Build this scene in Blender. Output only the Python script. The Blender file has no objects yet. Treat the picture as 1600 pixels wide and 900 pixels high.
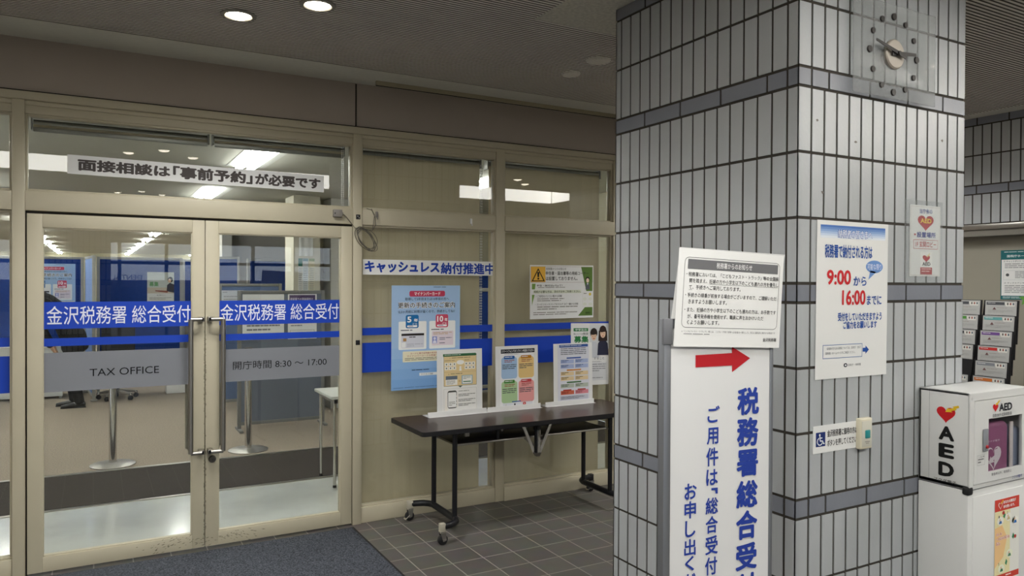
import bpy, bmesh, math, random
from mathutils import Vector, Matrix
random.seed(4)
PI = math.pi
scene = bpy.context.scene
COL = scene.collection

# ------------------------------------------------------------------ camera
CR = Vector((0.8717391615, -0.4899474985, 0.0047204815))
CU = Vector((-0.0000426683, 0.0095583103, 0.9999543173))
CD = Vector((0.4899702362, 0.8716995396, -0.0083114482))
FPX = 1165.877
EYE = Vector((0.0, 0.0, 1.624))
cam_data = bpy.data.cameras.new('camera')
cam_data.sensor_width = 36.0
cam_data.lens = FPX * 36.0 / 1600.0
cam_data.clip_start = 0.02
cam_data.clip_end = 200
cam = bpy.data.objects.new('camera', cam_data)
COL.objects.link(cam)
M = Matrix.Identity(4)
for i in range(3):
    M[i][0], M[i][1], M[i][2], M[i][3] = CR[i], CU[i], -CD[i], EYE[i]
cam.matrix_world = M
scene.camera = cam

# ------------------------------------------------------------------ view, world, daylight
scene.view_settings.view_transform = 'Standard'
scene.view_settings.look = 'None'
scene.view_settings.gamma = 1.0
scene.view_settings.use_curve_mapping = False
scene.view_settings.exposure = 0.0
scene.cycles.max_bounces = 10
scene.cycles.transparent_max_bounces = 24
scene.cycles.sample_clamp_indirect = 6.0
scene.cycles.caustics_reflective = False
scene.cycles.caustics_refractive = False
world = bpy.data.worlds.new('daylight')
scene.world = world
world.use_nodes = True
world.node_tree.nodes['Background'].inputs[0].default_value = (0.80, 0.88, 1.0, 1)
SKY = 3.0
world.node_tree.nodes['Background'].inputs[1].default_value = SKY
DOWNLIGHT_W = 13.0
COVE_EMIT = 10.0
TROFFER_EMIT = 28.0

YW = 4.8255      # front face of the glazed partition
PX, PY = 2.2021, 1.8300   # near corner of the tiled pillar
CEIL = 2.94

# window light: a portal in the opening of the back wall lets the sky in
pl_d = bpy.data.lights.new('window_portal', 'AREA')
pl_d.shape = 'RECTANGLE'; pl_d.size = 8.4; pl_d.size_y = 2.3
pl_d.cycles.is_portal = True
pl_o = bpy.data.objects.new('window_portal', pl_d)
pl_o.location = (0.7, -6.42, 1.45)
pl_o.rotation_euler = (PI / 2, 0, 0)      # shines towards +Y
COL.objects.link(pl_o)


# ------------------------------------------------------------------ helpers
def ray(x, y):
    return CD + CR * ((x - 800) / FPX) - CU * ((y - 450) / FPX)

def on(x, y, ax, v):
    q = ray(x, y)
    return EYE + q * ((v - EYE[ax]) / q[ax])

def W(x, y, off=0.0): return on(x, y, 1, YW + off)     # partition plane
def R(x, y, off=0.0): return on(x, y, 1, PY - off)     # pillar face towards us
def F(x, y, z=0.0): return on(x, y, 2, z)              # floor or table top

def lin(c):
    if isinstance(c, str):
        c = c.lstrip('#'); c = [int(c[i:i + 2], 16) / 255 for i in (0, 2, 4)]
    return tuple(x / 12.92 if x <= .04045 else ((x + .055) / 1.055) ** 2.4 for x in c) + (1.0,)

_m = {}
def mat(name, col, rough=.5, metal=0.0, spec=.5, noise=0.0, nscale=20.0, bump=0.0, bscale=200.0, emit=0.0, coat=0.0, stretch=None):
    if name in _m: return _m[name]
    m = bpy.data.materials.new(name); m.use_nodes = True
    nt = m.node_tree; b = nt.nodes['Principled BSDF']
    c = lin(col)
    b.inputs['Base Color'].default_value = c
    b.inputs['Roughness'].default_value = rough
    b.inputs['Metallic'].default_value = metal
    b.inputs['Specular IOR Level'].default_value = spec
    b.inputs['Coat Weight'].default_value = coat
    b.inputs['Coat Roughness'].default_value = .12
    if emit:
        b.inputs['Emission Color'].default_value = c
        b.inputs['Emission Strength'].default_value = emit
    if noise or bump:
        tc = nt.nodes.new('ShaderNodeTexCoord')
        vec = tc.outputs['Object']
        if stretch:
            mp = nt.nodes.new('ShaderNodeMapping'); mp.inputs['Scale'].default_value = stretch
            nt.links.new(vec, mp.inputs[0]); vec = mp.outputs[0]
    if noise:
        n = nt.nodes.new('ShaderNodeTexNoise'); n.inputs['Scale'].default_value = nscale; n.inputs['Detail'].default_value = 5
        nt.links.new(vec, n.inputs['Vector'])
        r = nt.nodes.new('ShaderNodeValToRGB')
        r.color_ramp.elements[0].position = .3; r.color_ramp.elements[1].position = .7
        r.color_ramp.elements[0].color = tuple(max(0, x * (1 - noise)) for x in c[:3]) + (1,)
        r.color_ramp.elements[1].color = tuple(min(1, x * (1 + noise)) for x in c[:3]) + (1,)
        nt.links.new(n.outputs['Fac'], r.inputs[0]); nt.links.new(r.outputs[0], b.inputs['Base Color'])
    if bump:
        n2 = nt.nodes.new('ShaderNodeTexNoise'); n2.inputs['Scale'].default_value = bscale
        nt.links.new(vec, n2.inputs['Vector'])
        bp = nt.nodes.new('ShaderNodeBump'); bp.inputs['Strength'].default_value = bump; bp.inputs['Distance'].default_value = .01
        nt.links.new(n2.outputs['Fac'], bp.inputs['Height']); nt.links.new(bp.outputs[0], b.inputs['Normal'])
    _m[name] = m
    return m

def ink(col):                       # a printed colour on paper or film
    return mat('ink_' + col.strip('#'), col, rough=.6, spec=.25)

def clear_mat(name, tint, ior=1.5, haze=0.0, hazecol='#ffffff', rough=0.0):
    if name in _m: return _m[name]
    m = bpy.data.materials.new(name); m.use_nodes = True
    nt = m.node_tree; nt.nodes.clear()
    out = nt.nodes.new('ShaderNodeOutputMaterial')
    tr = nt.nodes.new('ShaderNodeBsdfTransparent'); tr.inputs[0].default_value = tint
    gl = nt.nodes.new('ShaderNodeBsdfGlossy'); gl.inputs['Roughness'].default_value = rough
    fr = nt.nodes.new('ShaderNodeFresnel'); fr.inputs['IOR'].default_value = ior
    mx = nt.nodes.new('ShaderNodeMixShader')
    base = tr.outputs[0]
    if haze:
        df = nt.nodes.new('ShaderNodeBsdfDiffuse'); df.inputs[0].default_value = lin(hazecol)
        tl = nt.nodes.new('ShaderNodeBsdfTranslucent'); tl.inputs[0].default_value = lin(hazecol)
        m0 = nt.nodes.new('ShaderNodeMixShader'); m0.inputs[0].default_value = .4
        nt.links.new(df.outputs[0], m0.inputs[1]); nt.links.new(tl.outputs[0], m0.inputs[2])
        m2 = nt.nodes.new('ShaderNodeMixShader'); m2.inputs[0].default_value = haze
        nt.links.new(tr.outputs[0], m2.inputs[1]); nt.links.new(m0.outputs[0], m2.inputs[2])
        base = m2.outputs[0]
    # the node flips the index on back faces; undo that so both faces of a thin sheet reflect alike
    geo = nt.nodes.new('ShaderNodeNewGeometry'); im = nt.nodes.new('ShaderNodeMix'); im.data_type = 'FLOAT'
    im.inputs[2].default_value = ior; im.inputs[3].default_value = 1.0 / ior
    nt.links.new(geo.outputs['Backfacing'], im.inputs[0]); nt.links.new(im.outputs[0], fr.inputs['IOR'])
    nt.links.new(fr.outputs[0], mx.inputs[0])
    nt.links.new(base, mx.inputs[1]); nt.links.new(gl.outputs[0], mx.inputs[2])
    nt.links.new(mx.outputs[0], out.inputs[0])
    _m[name] = m
    return m

class MB:
    """collects shapes into one mesh; each shape carries a material"""
    def __init__(s): s.bm = bmesh.new(); s.mats = []
    def mi(s, m):
        if m not in s.mats: s.mats.append(m)
        return s.mats.index(m)
    def face(s, pts, m, smooth=False):
        f = s.bm.faces.new([s.bm.verts.new(p) for p in pts]); f.material_index = s.mi(m); f.smooth = smooth
        return f
    def box(s, a, b, m, bev=0.0, seg=2, mtx=None):
        a, b = Vector(a), Vector(b)
        lo = Vector(map(min, a, b)); hi = Vector(map(max, a, b))
        vs = [s.bm.verts.new((x, y, z)) for z in (lo.z, hi.z) for y in (lo.y, hi.y) for x in (lo.x, hi.x)]
        i = s.mi(m); fs = []
        for q in ((0, 2, 3, 1), (4, 5, 7, 6), (0, 1, 5, 4), (2, 6, 7, 3), (0, 4, 6, 2), (1, 3, 7, 5)):
            f = s.bm.faces.new([vs[k] for k in q]); f.material_index = i; fs.append(f)
        if bev:
            es = list({e for f in fs for e in f.edges})
            r = bmesh.ops.bevel(s.bm, geom=es, offset=bev, segments=seg, profile=.5, affect='EDGES')
            nv = list({v for f in r['faces'] for v in f.verts} | {v for v in vs if v.is_valid})
            vs = nv
        if mtx is not None: bmesh.ops.transform(s.bm, matrix=mtx, verts=[v for v in vs if v.is_valid])
        return s
    def prism(s, poly, n, m, smooth=False):
        """poly: 3D points, extruded by vector n"""
        n = Vector(n); k = len(poly)
        a = [s.bm.verts.new(p) for p in poly]; b = [s.bm.verts.new(Vector(p) + n) for p in poly]
        i = s.mi(m)
        for q in (list(reversed(a)), b): s.bm.faces.new(q).material_index = i
        for j in range(k):
            f = s.bm.faces.new((a[j], a[(j + 1) % k], b[(j + 1) % k], b[j])); f.material_index = i; f.smooth = smooth
        return s
    def tube(s, path, rad, m, seg=12, caps=True):
        path = [Vector(p) for p in path]; rs = rad if isinstance(rad, (list, tuple)) else [rad] * len(path)
        i = s.mi(m); rings = []; up = None
        for j, p in enumerate(path):
            t = (path[min(j + 1, len(path) - 1)] - path[max(j - 1, 0)]).normalized()
            if up is None: up = Vector((0, 0, 1)) if abs(t.z) < .9 else Vector((1, 0, 0))
            x = (up - t * up.dot(t)).normalized(); y = t.cross(x); up = x
            rings.append([s.bm.verts.new(p + (x * math.cos(2 * PI * k / seg) + y * math.sin(2 * PI * k / seg)) * rs[j]) for k in range(seg)])
        for a, b in zip(rings, rings[1:]):
            for k in range(seg):
                f = s.bm.faces.new((a[k], a[(k + 1) % seg], b[(k + 1) % seg], b[k])); f.material_index = i; f.smooth = True
        if caps:
            s.bm.faces.new(list(reversed(rings[0]))).material_index = i
            s.bm.faces.new(rings[-1]).material_index = i
        return s
    def lathe(s, prof, c, m, seg=32, axis=(0, 0, 1)):
        ax = Vector(axis).normalized(); u = Vector((1, 0, 0)) if abs(ax.x) < .9 else Vector((0, 1, 0))
        u = (u - ax * u.dot(ax)).normalized(); v = ax.cross(u); c = Vector(c); i = s.mi(m); rings = []
        for r, h in prof:
            if r < 1e-6: rings.append([s.bm.verts.new(c + ax * h)])
            else: rings.append([s.bm.verts.new(c + ax * h + (u * math.cos(2 * PI * k / seg) + v * math.sin(2 * PI * k / seg)) * r) for k in range(seg)])
        for a, b in zip(rings, rings[1:]):
            for k in range(seg):
                q = [a[k % len(a)], a[(k + 1) % len(a)], b[(k + 1) % len(b)], b[k % len(b)]]
                q2 = []
                for w in q:
                    if w not in q2: q2.append(w)
                if len(q2) > 2:
                    f = s.bm.faces.new(q2); f.material_index = i; f.smooth = True
        return s
    def add_mesh(s, me, mtx, m):
        i = s.mi(m); vs = [s.bm.verts.new(mtx @ v.co) for v in me.vertices]
        for p in me.polygons:
            try: s.bm.faces.new([vs[k] for k in p.vertices]).material_index = i
            except ValueError: pass
        return s

_loc = {}
def obj(name, mb, parent=None, label=None, cat=None, group=None, kind=None, local=False, origin=None):
    me = bpy.data.meshes.new(name)
    bm = mb.bm
    if not local:
        xs = [v.co for v in bm.verts]
        if origin is None:
            lo = Vector([min(c[k] for c in xs) for k in range(3)]); hi = Vector([max(c[k] for c in xs) for k in range(3)])
            origin = Vector(((lo.x + hi.x) / 2, (lo.y + hi.y) / 2, lo.z))
        origin = Vector(origin)
        for v in bm.verts: v.co -= origin
    else: origin = Vector((0, 0, 0))
    bmesh.ops.recalc_face_normals(bm, faces=bm.faces)
    bm.to_mesh(me); bm.free()
    me.set_sharp_from_angle(angle=math.radians(38))
    for m in mb.mats: me.materials.append(m)
    o = bpy.data.objects.new(name, me); COL.objects.link(o); o.location = origin
    if parent is not None:
        o.parent = parent
        if not local: o.location = origin - _loc[parent.name]
    _loc[o.name] = Vector(origin) if parent is None or not local else _loc[parent.name]
    return tag(o, label, cat, group, kind)

def tag(o, label=None, cat=None, group=None, kind=None):
    if label: o['label'] = label
    if cat: o['category'] = cat
    if group: o['group'] = group
    if kind: o['kind'] = kind
    return o

def thing(name, loc, label, cat, group=None, rz=0.0, kind=None):
    o = bpy.data.objects.new(name, None); COL.objects.link(o)
    o.empty_display_size = .1; o.location = loc; o.rotation_euler = (0, 0, rz)
    _loc[o.name] = Vector(loc)
    return tag(o, label, cat, group, kind)

def copy_tree(o, parent=None):
    c = o.copy(); COL.objects.link(c); c.parent = parent
    for ch in list(o.children): copy_tree(ch, c)
    return c

# ------------------------------------------------------------------ lettering
_tm = {}
def glyphs(s, bold):
    k = (s, bold)
    if k not in _tm:
        cu = bpy.data.curves.new('lettering_curve', 'FONT'); cu.body = s; cu.size = 1
        cu.resolution_u = 3; cu.fill_mode = 'FRONT'
        cu.offset = min(bold, 0)
        o = bpy.data.objects.new('lettering_source', cu)
        me = bpy.data.meshes.new_from_object(o)
        if bold > 0:                       # heavier weight: the glyph stamped round a small circle
            n = 8 if bold > .015 else 4
            vs = [v.co.copy() for v in me.vertices]; fs = [list(p.vertices) for p in me.polygons]; V, Fc = list(vs), list(fs)
            for j in range(n):
                d = Vector((math.cos(2 * PI * j / n), math.sin(2 * PI * j / n), 0)) * bold + Vector((0, 0, 3e-5 * (j + 1))); b0 = len(V)
                V += [v + d for v in vs]; Fc += [[q + b0 for q in f] for f in fs]
            me = bpy.data.meshes.new('lettering_source'); me.from_pydata(V, [], Fc)
        bpy.data.objects.remove(o); bpy.data.curves.remove(cu)
        xs = [v.co.x for v in me.vertices]; ys = [v.co.y for v in me.vertices]
        _tm[k] = (me, min(xs), min(ys), max(xs), max(ys))
    return _tm[k]

LAY = .0005
class Sheet:
    """a flat printed thing: TL, TR, BL corners in the world; u runs right, v runs down, both 0..1"""
    def __init__(s, TL, TR, BL, thick=.0008, m=None, name='sheet', label=None, cat=None, group=None, parent=None, make=True, bend=0):
        s.o = Vector(TL); s.x = Vector(TR) - s.o; s.y = Vector(BL) - s.o
        s.n = s.x.cross(-s.y).normalized(); s.parts = {}; s.w = s.x.length; s.h = s.y.length
        s.root = parent
        if make:
            mb = MB(); m = m or mat('white_paper', '#e4e4e2', .55, spec=.3)
            mb.prism([s.P(0, 0), s.P(0, 1), s.P(1, 1), s.P(1, 0)], -s.n * thick, m)
            s.root = obj(name, mb, parent, label, cat, group)
    def P(s, u, v, k=0): return s.o + s.x * u + s.y * v + s.n * (LAY * k)
    def mb(s, part): return s.parts.setdefault(part, MB())
    def rect(s, u0, v0, u1, v1, col, k=1, part='printed_panel', r=0.0):
        if not r: pts = [(u0, v0), (u0, v1), (u1, v1), (u1, v0)]
        else: pts = s._round(u0, v0, u1, v1, r / s.w, r / s.h)
        s.poly(pts, col, k, part)
    def _round(s, u0, v0, u1, v1, ru, rv):
        pts = []
        for cu, cv, a0 in ((u0 + ru, v0 + rv, 360), (u0 + ru, v1 - rv, 270), (u1 - ru, v1 - rv, 180), (u1 - ru, v0 + rv, 90)):
            for j in range(5):
                t = math.radians(a0 - j * 22.5)         # clockwise from up
                pts.append((cu + ru * math.sin(t), cv - rv * math.cos(t)))
        return pts
    def poly(s, pts, col, k=1, part='printed_panel'):
        m = col if not isinstance(col, str) else ink(col)
        s.mb(part).face([s.P(u, v, k) for u, v in pts], m)
    def frame(s, u0, v0, u1, v1, t, col, k=1, part='ruled_border', r=0.0):
        tu, tv = t / s.w, t / s.h
        if r:
            a = s._round(u0, v0, u1, v1, r / s.w, r / s.h); b = s._round(u0 + tu, v0 + tv, u1 - tu, v1 - tv, max(r - t, 1e-4) / s.w, max(r - t, 1e-4) / s.h)
            for j in range(len(a)):
                q = (j + 1) % len(a); s.poly([a[j], a[q], b[q], b[j]], col, k, part)
        else:
            for q in ((u0, v0, u1, v0 + tv), (u0, v1 - tv, u1, v1), (u0, v0 + tv, u0 + tu, v1 - tv), (u1 - tu, v0 + tv, u1, v1 - tv)): s.rect(*q, col, k, part)
    def oval(s, u, v, a, b, col, k=1, part='printed_panel', n=20):
        s.poly([(u + a * math.sin(2 * PI * j / n), v - b * math.cos(2 * PI * j / n)) for j in range(n)][::-1], col, k, part)
    def text(s, t, u0, v0, u1, v1, col, bold=0.0, k=2, part='lettering'):
        me, x0, y0, x1, y1 = glyphs(t, bold)
        m = col if not isinstance(col, str) else ink(col)
        sx, sy = (u1 - u0) / max(x1 - x0, 1e-6), (v1 - v0) / max(y1 - y0, 1e-6)
        X, Y, n = s.x * sx, -s.y * sy, s.n
        o = s.P(u0, v1, k) - X * x0 - Y * y0
        mx = Matrix(((X.x, Y.x, n.x, o.x), (X.y, Y.y, n.y, o.y), (X.z, Y.z, n.z, o.z), (0, 0, 0, 1)))
        s.mb(part).add_mesh(me, mx, m)
    def bars(s, u0, v0, u1, v1, n, col, k=2, part='small_print', fill=.4, ragged=True):
        rnd = random.Random(int(u0 * 977 + v0 * 131 + n))
        for j in range(n):
            a = v0 + (v1 - v0) * j / n; e = u1 if not ragged or j < n - 1 else u0 + (u1 - u0) * rnd.uniform(.45, .9)
            u = u0
            while u < e - 1e-4:
                w = min(rnd.uniform(.05, .16), e - u); s.rect(u, a, u + w * .9, a + (v1 - v0) / n * fill, col, k, part); u += w
    def done(s):
        for nme, mb in s.parts.items(): obj(nme, mb, s.root)
        s.parts = {}
        return s.root

def heart(s, u, v, a, b, col, k=2, part='heart_mark', n=28):
    pts = []
    for j in range(n):
        t = 2 * PI * j / n
        x = 16 * math.sin(t) ** 3 / 17.0; y = (13 * math.cos(t) - 5 * math.cos(2 * t) - 2 * math.cos(3 * t) - math.cos(4 * t)) / 17.0
        pts.append((u + a * x, v - b * y))
    s.poly(pts[::-1], col, k, part)

def bolt(s, u, v, a, b, col, k=3, part='heart_mark'):
    P = [(.9, -1), (.05, -.25), (.25, -.05), (-.9, .55), (-.55, .15), (-1, 1), (.1, .5), (-.15, .3), (1, -.35), (.35, -.4)]
    P = [(1, -1), (.1, -.55), (.3, -.3), (-.5, .1), (-.6, -.2), (-1, .9), (.1, .75), (-.15, .5), (.75, .05), (.55, -.2), (1.1, -.5)]
    s.poly([(u + a * x, v + b * y) for x, y in P][::-1], col, k, part)
# ================================================================== the setting
FRAME = mat('beige_paint', '#beb69e', .42, spec=.4, noise=.03, nscale=6)
GASKET = mat('dark_gap', '#2a2620', .8)
WALLP = mat('grey_brown_panel', '#b0a59a', .6, spec=.3, noise=.02, nscale=3)
PLAIN = mat('plaster_white', '#d2d1c8', .8, noise=.03, nscale=30)
STEEL = mat('brushed_steel', '#a8a49d', .32, metal=1.0)
CHROME = mat('chrome', '#d2d0cc', .12, metal=1.0)
WHITE = mat('white_painted_metal', '#e2e2e0', .35, spec=.4)
BLACK = mat('black_enamel', '#16161a', .4, spec=.4)
GLASS = clear_mat('window_glass', (.955, .965, .955, 1))
FROST = clear_mat('frosted_film', (.82, .84, .88, 1), ior=1.2, haze=.90, hazecol='#a2a4aa', rough=.5)
BLUE = mat('blue_film', '#1741b2', .45, spec=.3)

# ---- lobby floor: 200 mm quarry tiles
def tile_floor_mat():
    m = bpy.data.materials.new('grey_floor_tiles'); m.use_nodes = True; nt = m.node_tree; b = nt.nodes['Principled BSDF']
    geo = nt.nodes.new('ShaderNodeNewGeometry'); mp = nt.nodes.new('ShaderNodeMapping'); mp.inputs['Location'].default_value = (-.008 + .0025, -.1 + .0025, 0)
    br = nt.nodes.new('ShaderNodeTexBrick'); br.offset = 0; br.squash = 1
    for k, v in (('Scale', 1), ('Mortar Size', .0035), ('Mortar Smooth', .15), ('Brick Width', .2), ('Row Height', .2), ('Bias', 0)): br.inputs[k].default_value = v
    br.inputs['Color1'].default_value = lin('#585550'); br.inputs['Color2'].default_value = lin('#625f5a'); br.inputs['Mortar'].default_value = lin('#958f86')
    n = nt.nodes.new('ShaderNodeTexNoise'); n.inputs['Scale'].default_value = 9; n.inputs['Detail'].default_value = 6
    mixn = nt.nodes.new('ShaderNodeMix'); mixn.data_type = 'RGBA'; mixn.blend_type = 'OVERLAY'; mixn.inputs[0].default_value = .22
    nt.links.new(geo.outputs['Position'], mp.inputs[0]); nt.links.new(mp.outputs[0], br.inputs['Vector']); nt.links.new(geo.outputs['Position'], n.inputs['Vector'])
    nt.links.new(br.outputs['Color'], mixn.inputs[6]); nt.links.new(n.outputs['Color'], mixn.inputs[7]); nt.links.new(mixn.outputs[2], b.inputs['Base Color'])
    bp = nt.nodes.new('ShaderNodeBump'); bp.invert = True; bp.inputs['Strength'].default_value = .5; bp.inputs['Distance'].default_value = .003
    nt.links.new(br.outputs['Fac'], bp.inputs['Height']); nt.links.new(bp.outputs[0], b.inputs['Normal'])
    b.inputs['Roughness'].default_value = .5
    return m
mb = MB(); mb.box((-4.6, -6.6, -.1), (9.1, YW + .06, 0), tile_floor_mat()); obj('floor', mb, kind='structure')

# ---- office floor behind the glass: vinyl strip, entrance matting, carpet
VINYL = mat('pale_vinyl', '#dcdfda', .2, spec=.5, noise=.05, nscale=5, coat=1.0)
MATTING = mat('dark_matting', '#38332f', .95, spec=.1, noise=.12, nscale=60)
CARPET = mat('beige_carpet', '#94897c', .98, spec=.05, noise=.22, nscale=90)
mb = MB(); mb.box((-7.2, YW + .06, -.1), (5.2, 6.13, -.002), VINYL); obj('floor_entry_vinyl', mb, kind='structure')
mb = MB(); mb.box((-7.2, 6.13, -.1), (5.2, 7.21, -.001), MATTING); obj('floor_entrance_matting', mb, kind='structure')
mb = MB(); mb.box((-7.2, 7.21, -.1), (5.2, 35, 0), CARPET); obj('floor_carpet', mb, kind='structure')
mb = MB()
for y in (6.13, 7.21): mb.box((-7.2, y - .018, -.004), (5.2, y + .018, .005), STEEL, .003)
obj('trim_1', mb, kind='structure')

# ---- lobby ceiling: ribbed boards running along the partition, broken by a lit recess
RIB = mat('ribbed_board', '#e4e1d8', .75, spec=.2, noise=.03, nscale=40)
SLOT_SHADE = mat('painted_slot_shade', '#77716a', .9)  # darker tone paints shade into the grooves between the ribs
def ribs(mb, x0, x1, y0, y1, pitch=.025, flat=.0145, deep=.016):
    n = int(round((y1 - y0) / pitch)); p = (y1 - y0) / n
    for k in range(n):
        a = y0 + k * p; c = a + flat; e = a + p; zt = CEIL + deep
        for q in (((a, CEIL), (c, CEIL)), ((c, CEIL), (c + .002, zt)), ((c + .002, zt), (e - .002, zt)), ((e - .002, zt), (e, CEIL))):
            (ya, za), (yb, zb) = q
            mb.face([(x0, ya, za), (x0, yb, zb), (x1, yb, zb), (x1, ya, za)], RIB if za == zb == CEIL else SLOT_SHADE)
RN, RFAR, REND = .50, -.92, 6.75            # recess: near edge, far side, right-hand end
mb = MB()
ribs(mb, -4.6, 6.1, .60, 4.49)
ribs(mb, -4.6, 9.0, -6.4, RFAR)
mb.box((-4.6, RN, CEIL + .05), (6.1, 4.83, CEIL + .1), PLAIN); mb.box((-4.6, -6.4, CEIL + .05), (9.0, RFAR, CEIL + .1), PLAIN)
mb.box((-4.6, RN, CEIL), (9.0, .60, CEIL + .05), PLAIN); mb.box((REND, RFAR, CEIL), (9.0, RN, CEIL + .05), PLAIN)
mb.box((-4.6, 4.49, CEIL - .002), (6.1, YW + .05, CEIL + .05), PLAIN)
mb.box((1.93, 1.45, CEIL - .002), (3.45, 3.21, CEIL + .02), mat('speckled_board', '#c2bfb4', .85, noise=.16, nscale=55))
mb.box((5.95, .6, CEIL - .002), (6.1, 4.49, CEIL + .02), PLAIN)
obj('ceiling', mb, kind='structure')
# recess: white sides, its far side a luminous panel
mb = MB()
mb.box((-4.6, RN, CEIL), (REND, RN + .04, CEIL + .44), PLAIN); mb.box((-4.6, RFAR - .04, CEIL), (REND, RFAR, CEIL + .44), PLAIN)
mb.box((-4.6, RFAR, CEIL + .42), (REND + .04, RN + .04, CEIL + .47), PLAIN); mb.box((REND, RFAR, CEIL), (REND + .04, RN, CEIL + .44), PLAIN); mb.box((-4.7, RFAR, CEIL), (-4.6, RN, CEIL + .44), PLAIN)
obj('ceiling_recess', mb, kind='structure')
mb = MB(); mb.box((-4.6, RFAR + .002, CEIL + .008), (REND - .01, RFAR + .01, CEIL + .40), mat('cove_lamp_diffuser', '#fffcf6', .5, emit=COVE_EMIT)); mb.box((REND - .009, RFAR + .03, CEIL + .008), (REND - .002, RN - .03, CEIL + .40), mat('cove_lamp_diffuser', '#fffcf6', .5, emit=COVE_EMIT))
obj('cove_light', mb, label='long luminous light panel in the ceiling recess over the lobby', cat='light')

# ---- lobby shell out of sight of the lens but seen in the glass
LOB = mat('lobby_wall', '#8f8b82', .7)
mb = MB(); mb.box((9.0, -6.5, 0), (9.15, .7, CEIL + .05), LOB); mb.box((6.3, .6, 0), (9.0, .7, CEIL + .05), LOB); obj('wall_lobby_side', mb, kind='structure')
mb = MB(); mb.box((-4.75, -6.5, 0), (-4.6, YW, CEIL + .05), LOB); obj('wall_left', mb, kind='structure')
mb = MB()
mb.box((-4.6, -6.55, 0), (9.0, -6.4, .32), LOB); mb.box((-4.6, -6.55, 2.4), (9.0, -6.4, CEIL + .05), LOB)
mb.box((-4.6, -6.55, .32), (-3.5, -6.4, 2.4), LOB); mb.box((4.9, -6.55, .32), (9.0, -6.4, 2.4), LOB)
obj('wall_back', mb, kind='structure')
mb = MB(); FD = mat('bronze_sash', '#3a3733', .5)
for x in (-3.5, -2.6, -1.8, -1.0, -.2, .42, 1.24, 2.06, 2.88, 3.7, 4.86): mb.box((x, -6.53, .32), (x + .06, -6.44, 2.4), FD)
for z in (.32, 1.93, 2.34): mb.box((-3.5, -6.53, z), (4.9, -6.44, z + .06), FD)
w9 = obj('window_9', mb, kind='structure')
mb = MB(); mb.box((-3.5, -6.49, .36), (4.9, -6.484, 2.38), GLASS); obj('glass_pane', mb, w9)

# ---- outside the lobby windows: asphalt and a low building across the street
mb = MB(); mb.box((-60, -120, -.25), (60, -6.6, -.15), mat('asphalt', '#4a4a4c', .95)); obj('ground', mb, kind='structure')
mb = MB(); BD = mat('far_building_wall', '#4c4e55', .9)
mb.box((-30, -48, -.15), (30, -40, 1.62), BD); bl = obj('low_building', mb, label='low dark building across the street behind the lobby windows', cat='building')
mb = MB()
for k in range(12): mb.box((-27 + 4.6 * k, -39.99, .2), (-24.6 + 4.6 * k, -39.95, 1.2), mat('far_building_glass', '#22262c', .2))
obj('window_row', mb, bl)
s = Sheet((2.57, -39.9, 1.93), (.98, -39.9, 1.93), (2.57, -39.9, 1.65), parent=bl, make=False); s.text('DENTAL', 0, 0, 1, 1, '#23252b', 0, 1, 'roof_lettering'); s.done()

# ---- partition: header board, frame, glass
mb = MB()
mb.box((-4.6, YW + .02, 2.645), (1.522, YW + .12, CEIL), WALLP); mb.box((1.534, YW + .02, 2.645), (6.1, YW + .12, CEIL), WALLP)
mb.box((1.522, YW + .03, 2.645), (1.534, YW + .1, CEIL), GASKET)
mb.box((-4.6, YW + .005, 2.645), (6.1, YW + .03, 2.652), GASKET)
mb.box((-4.6, YW, 0), (-2.16, YW + .12, 2.645), WALLP); mb.box((3.70, YW, 0), (6.1, YW + .12, 2.645), WALLP)
obj('wall_front', mb, kind='structure')
mb = MB(); B = .004
def bar(x0, z0, x1, z1, y0=0.0, y1=.10, m=FRAME, bev=B): mb.box((x0, YW + y0, z0), (x1, YW + y1, z1), m, bev)
bar(-.38, 0, -.32, 2.60); bar(1.505, 0, 1.565, 2.60); bar(-2.16, 0, -2.1, 2.60)
bar(2.583, .0, 2.655, 2.60, .010); bar(3.645, 0, 3.70, 2.60, .0)
bar(-2.1, 2.60, 3.70, 2.645, -.006); bar(-2.1, 2.575, 3.70, 2.60, .012, .1); bar(-2.1, 2.53, 3.70, 2.578, .022, .1)
bar(-.32, 2.0, 1.505, 2.108, .002); bar(-2.1, 2.0, -.38, 2.105, .002)
bar(1.565, 2.0, 2.583, 2.106, .014); bar(2.655, 2.0, 3.70, 2.106, -.001)
bar(1.565, 0, 2.583, .105, .014); bar(2.655, 0, 3.70, .105, -.001); bar(-2.1, 0, -.38, .105, .014)
bar(-.32, 0, -.3135, 1.99, .03, .08, GASKET, 0); bar(1.5005, 0, 1.505, 1.99, .03, .08, GASKET, 0); bar(-.32, 1.988, 1.505, 2.0, .03, .08, GASKET, 0)
obj('trim_2', mb, kind='structure')
mb = MB()                      # small sensor plates let into the post
for z in (2.05, 1.215): mb.box((1.523, YW - .003, z - .016), (1.552, YW + .002, z + .016), BLACK, .002)
mb.box((1.533, YW - .004, 2.052), (1.537, YW - .0025, 2.056), WHITE); mb.box((1.541, YW - .004, 2.042), (1.545, YW - .0025, 2.046), WHITE)
obj('trim_3', mb, kind='structure')

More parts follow.
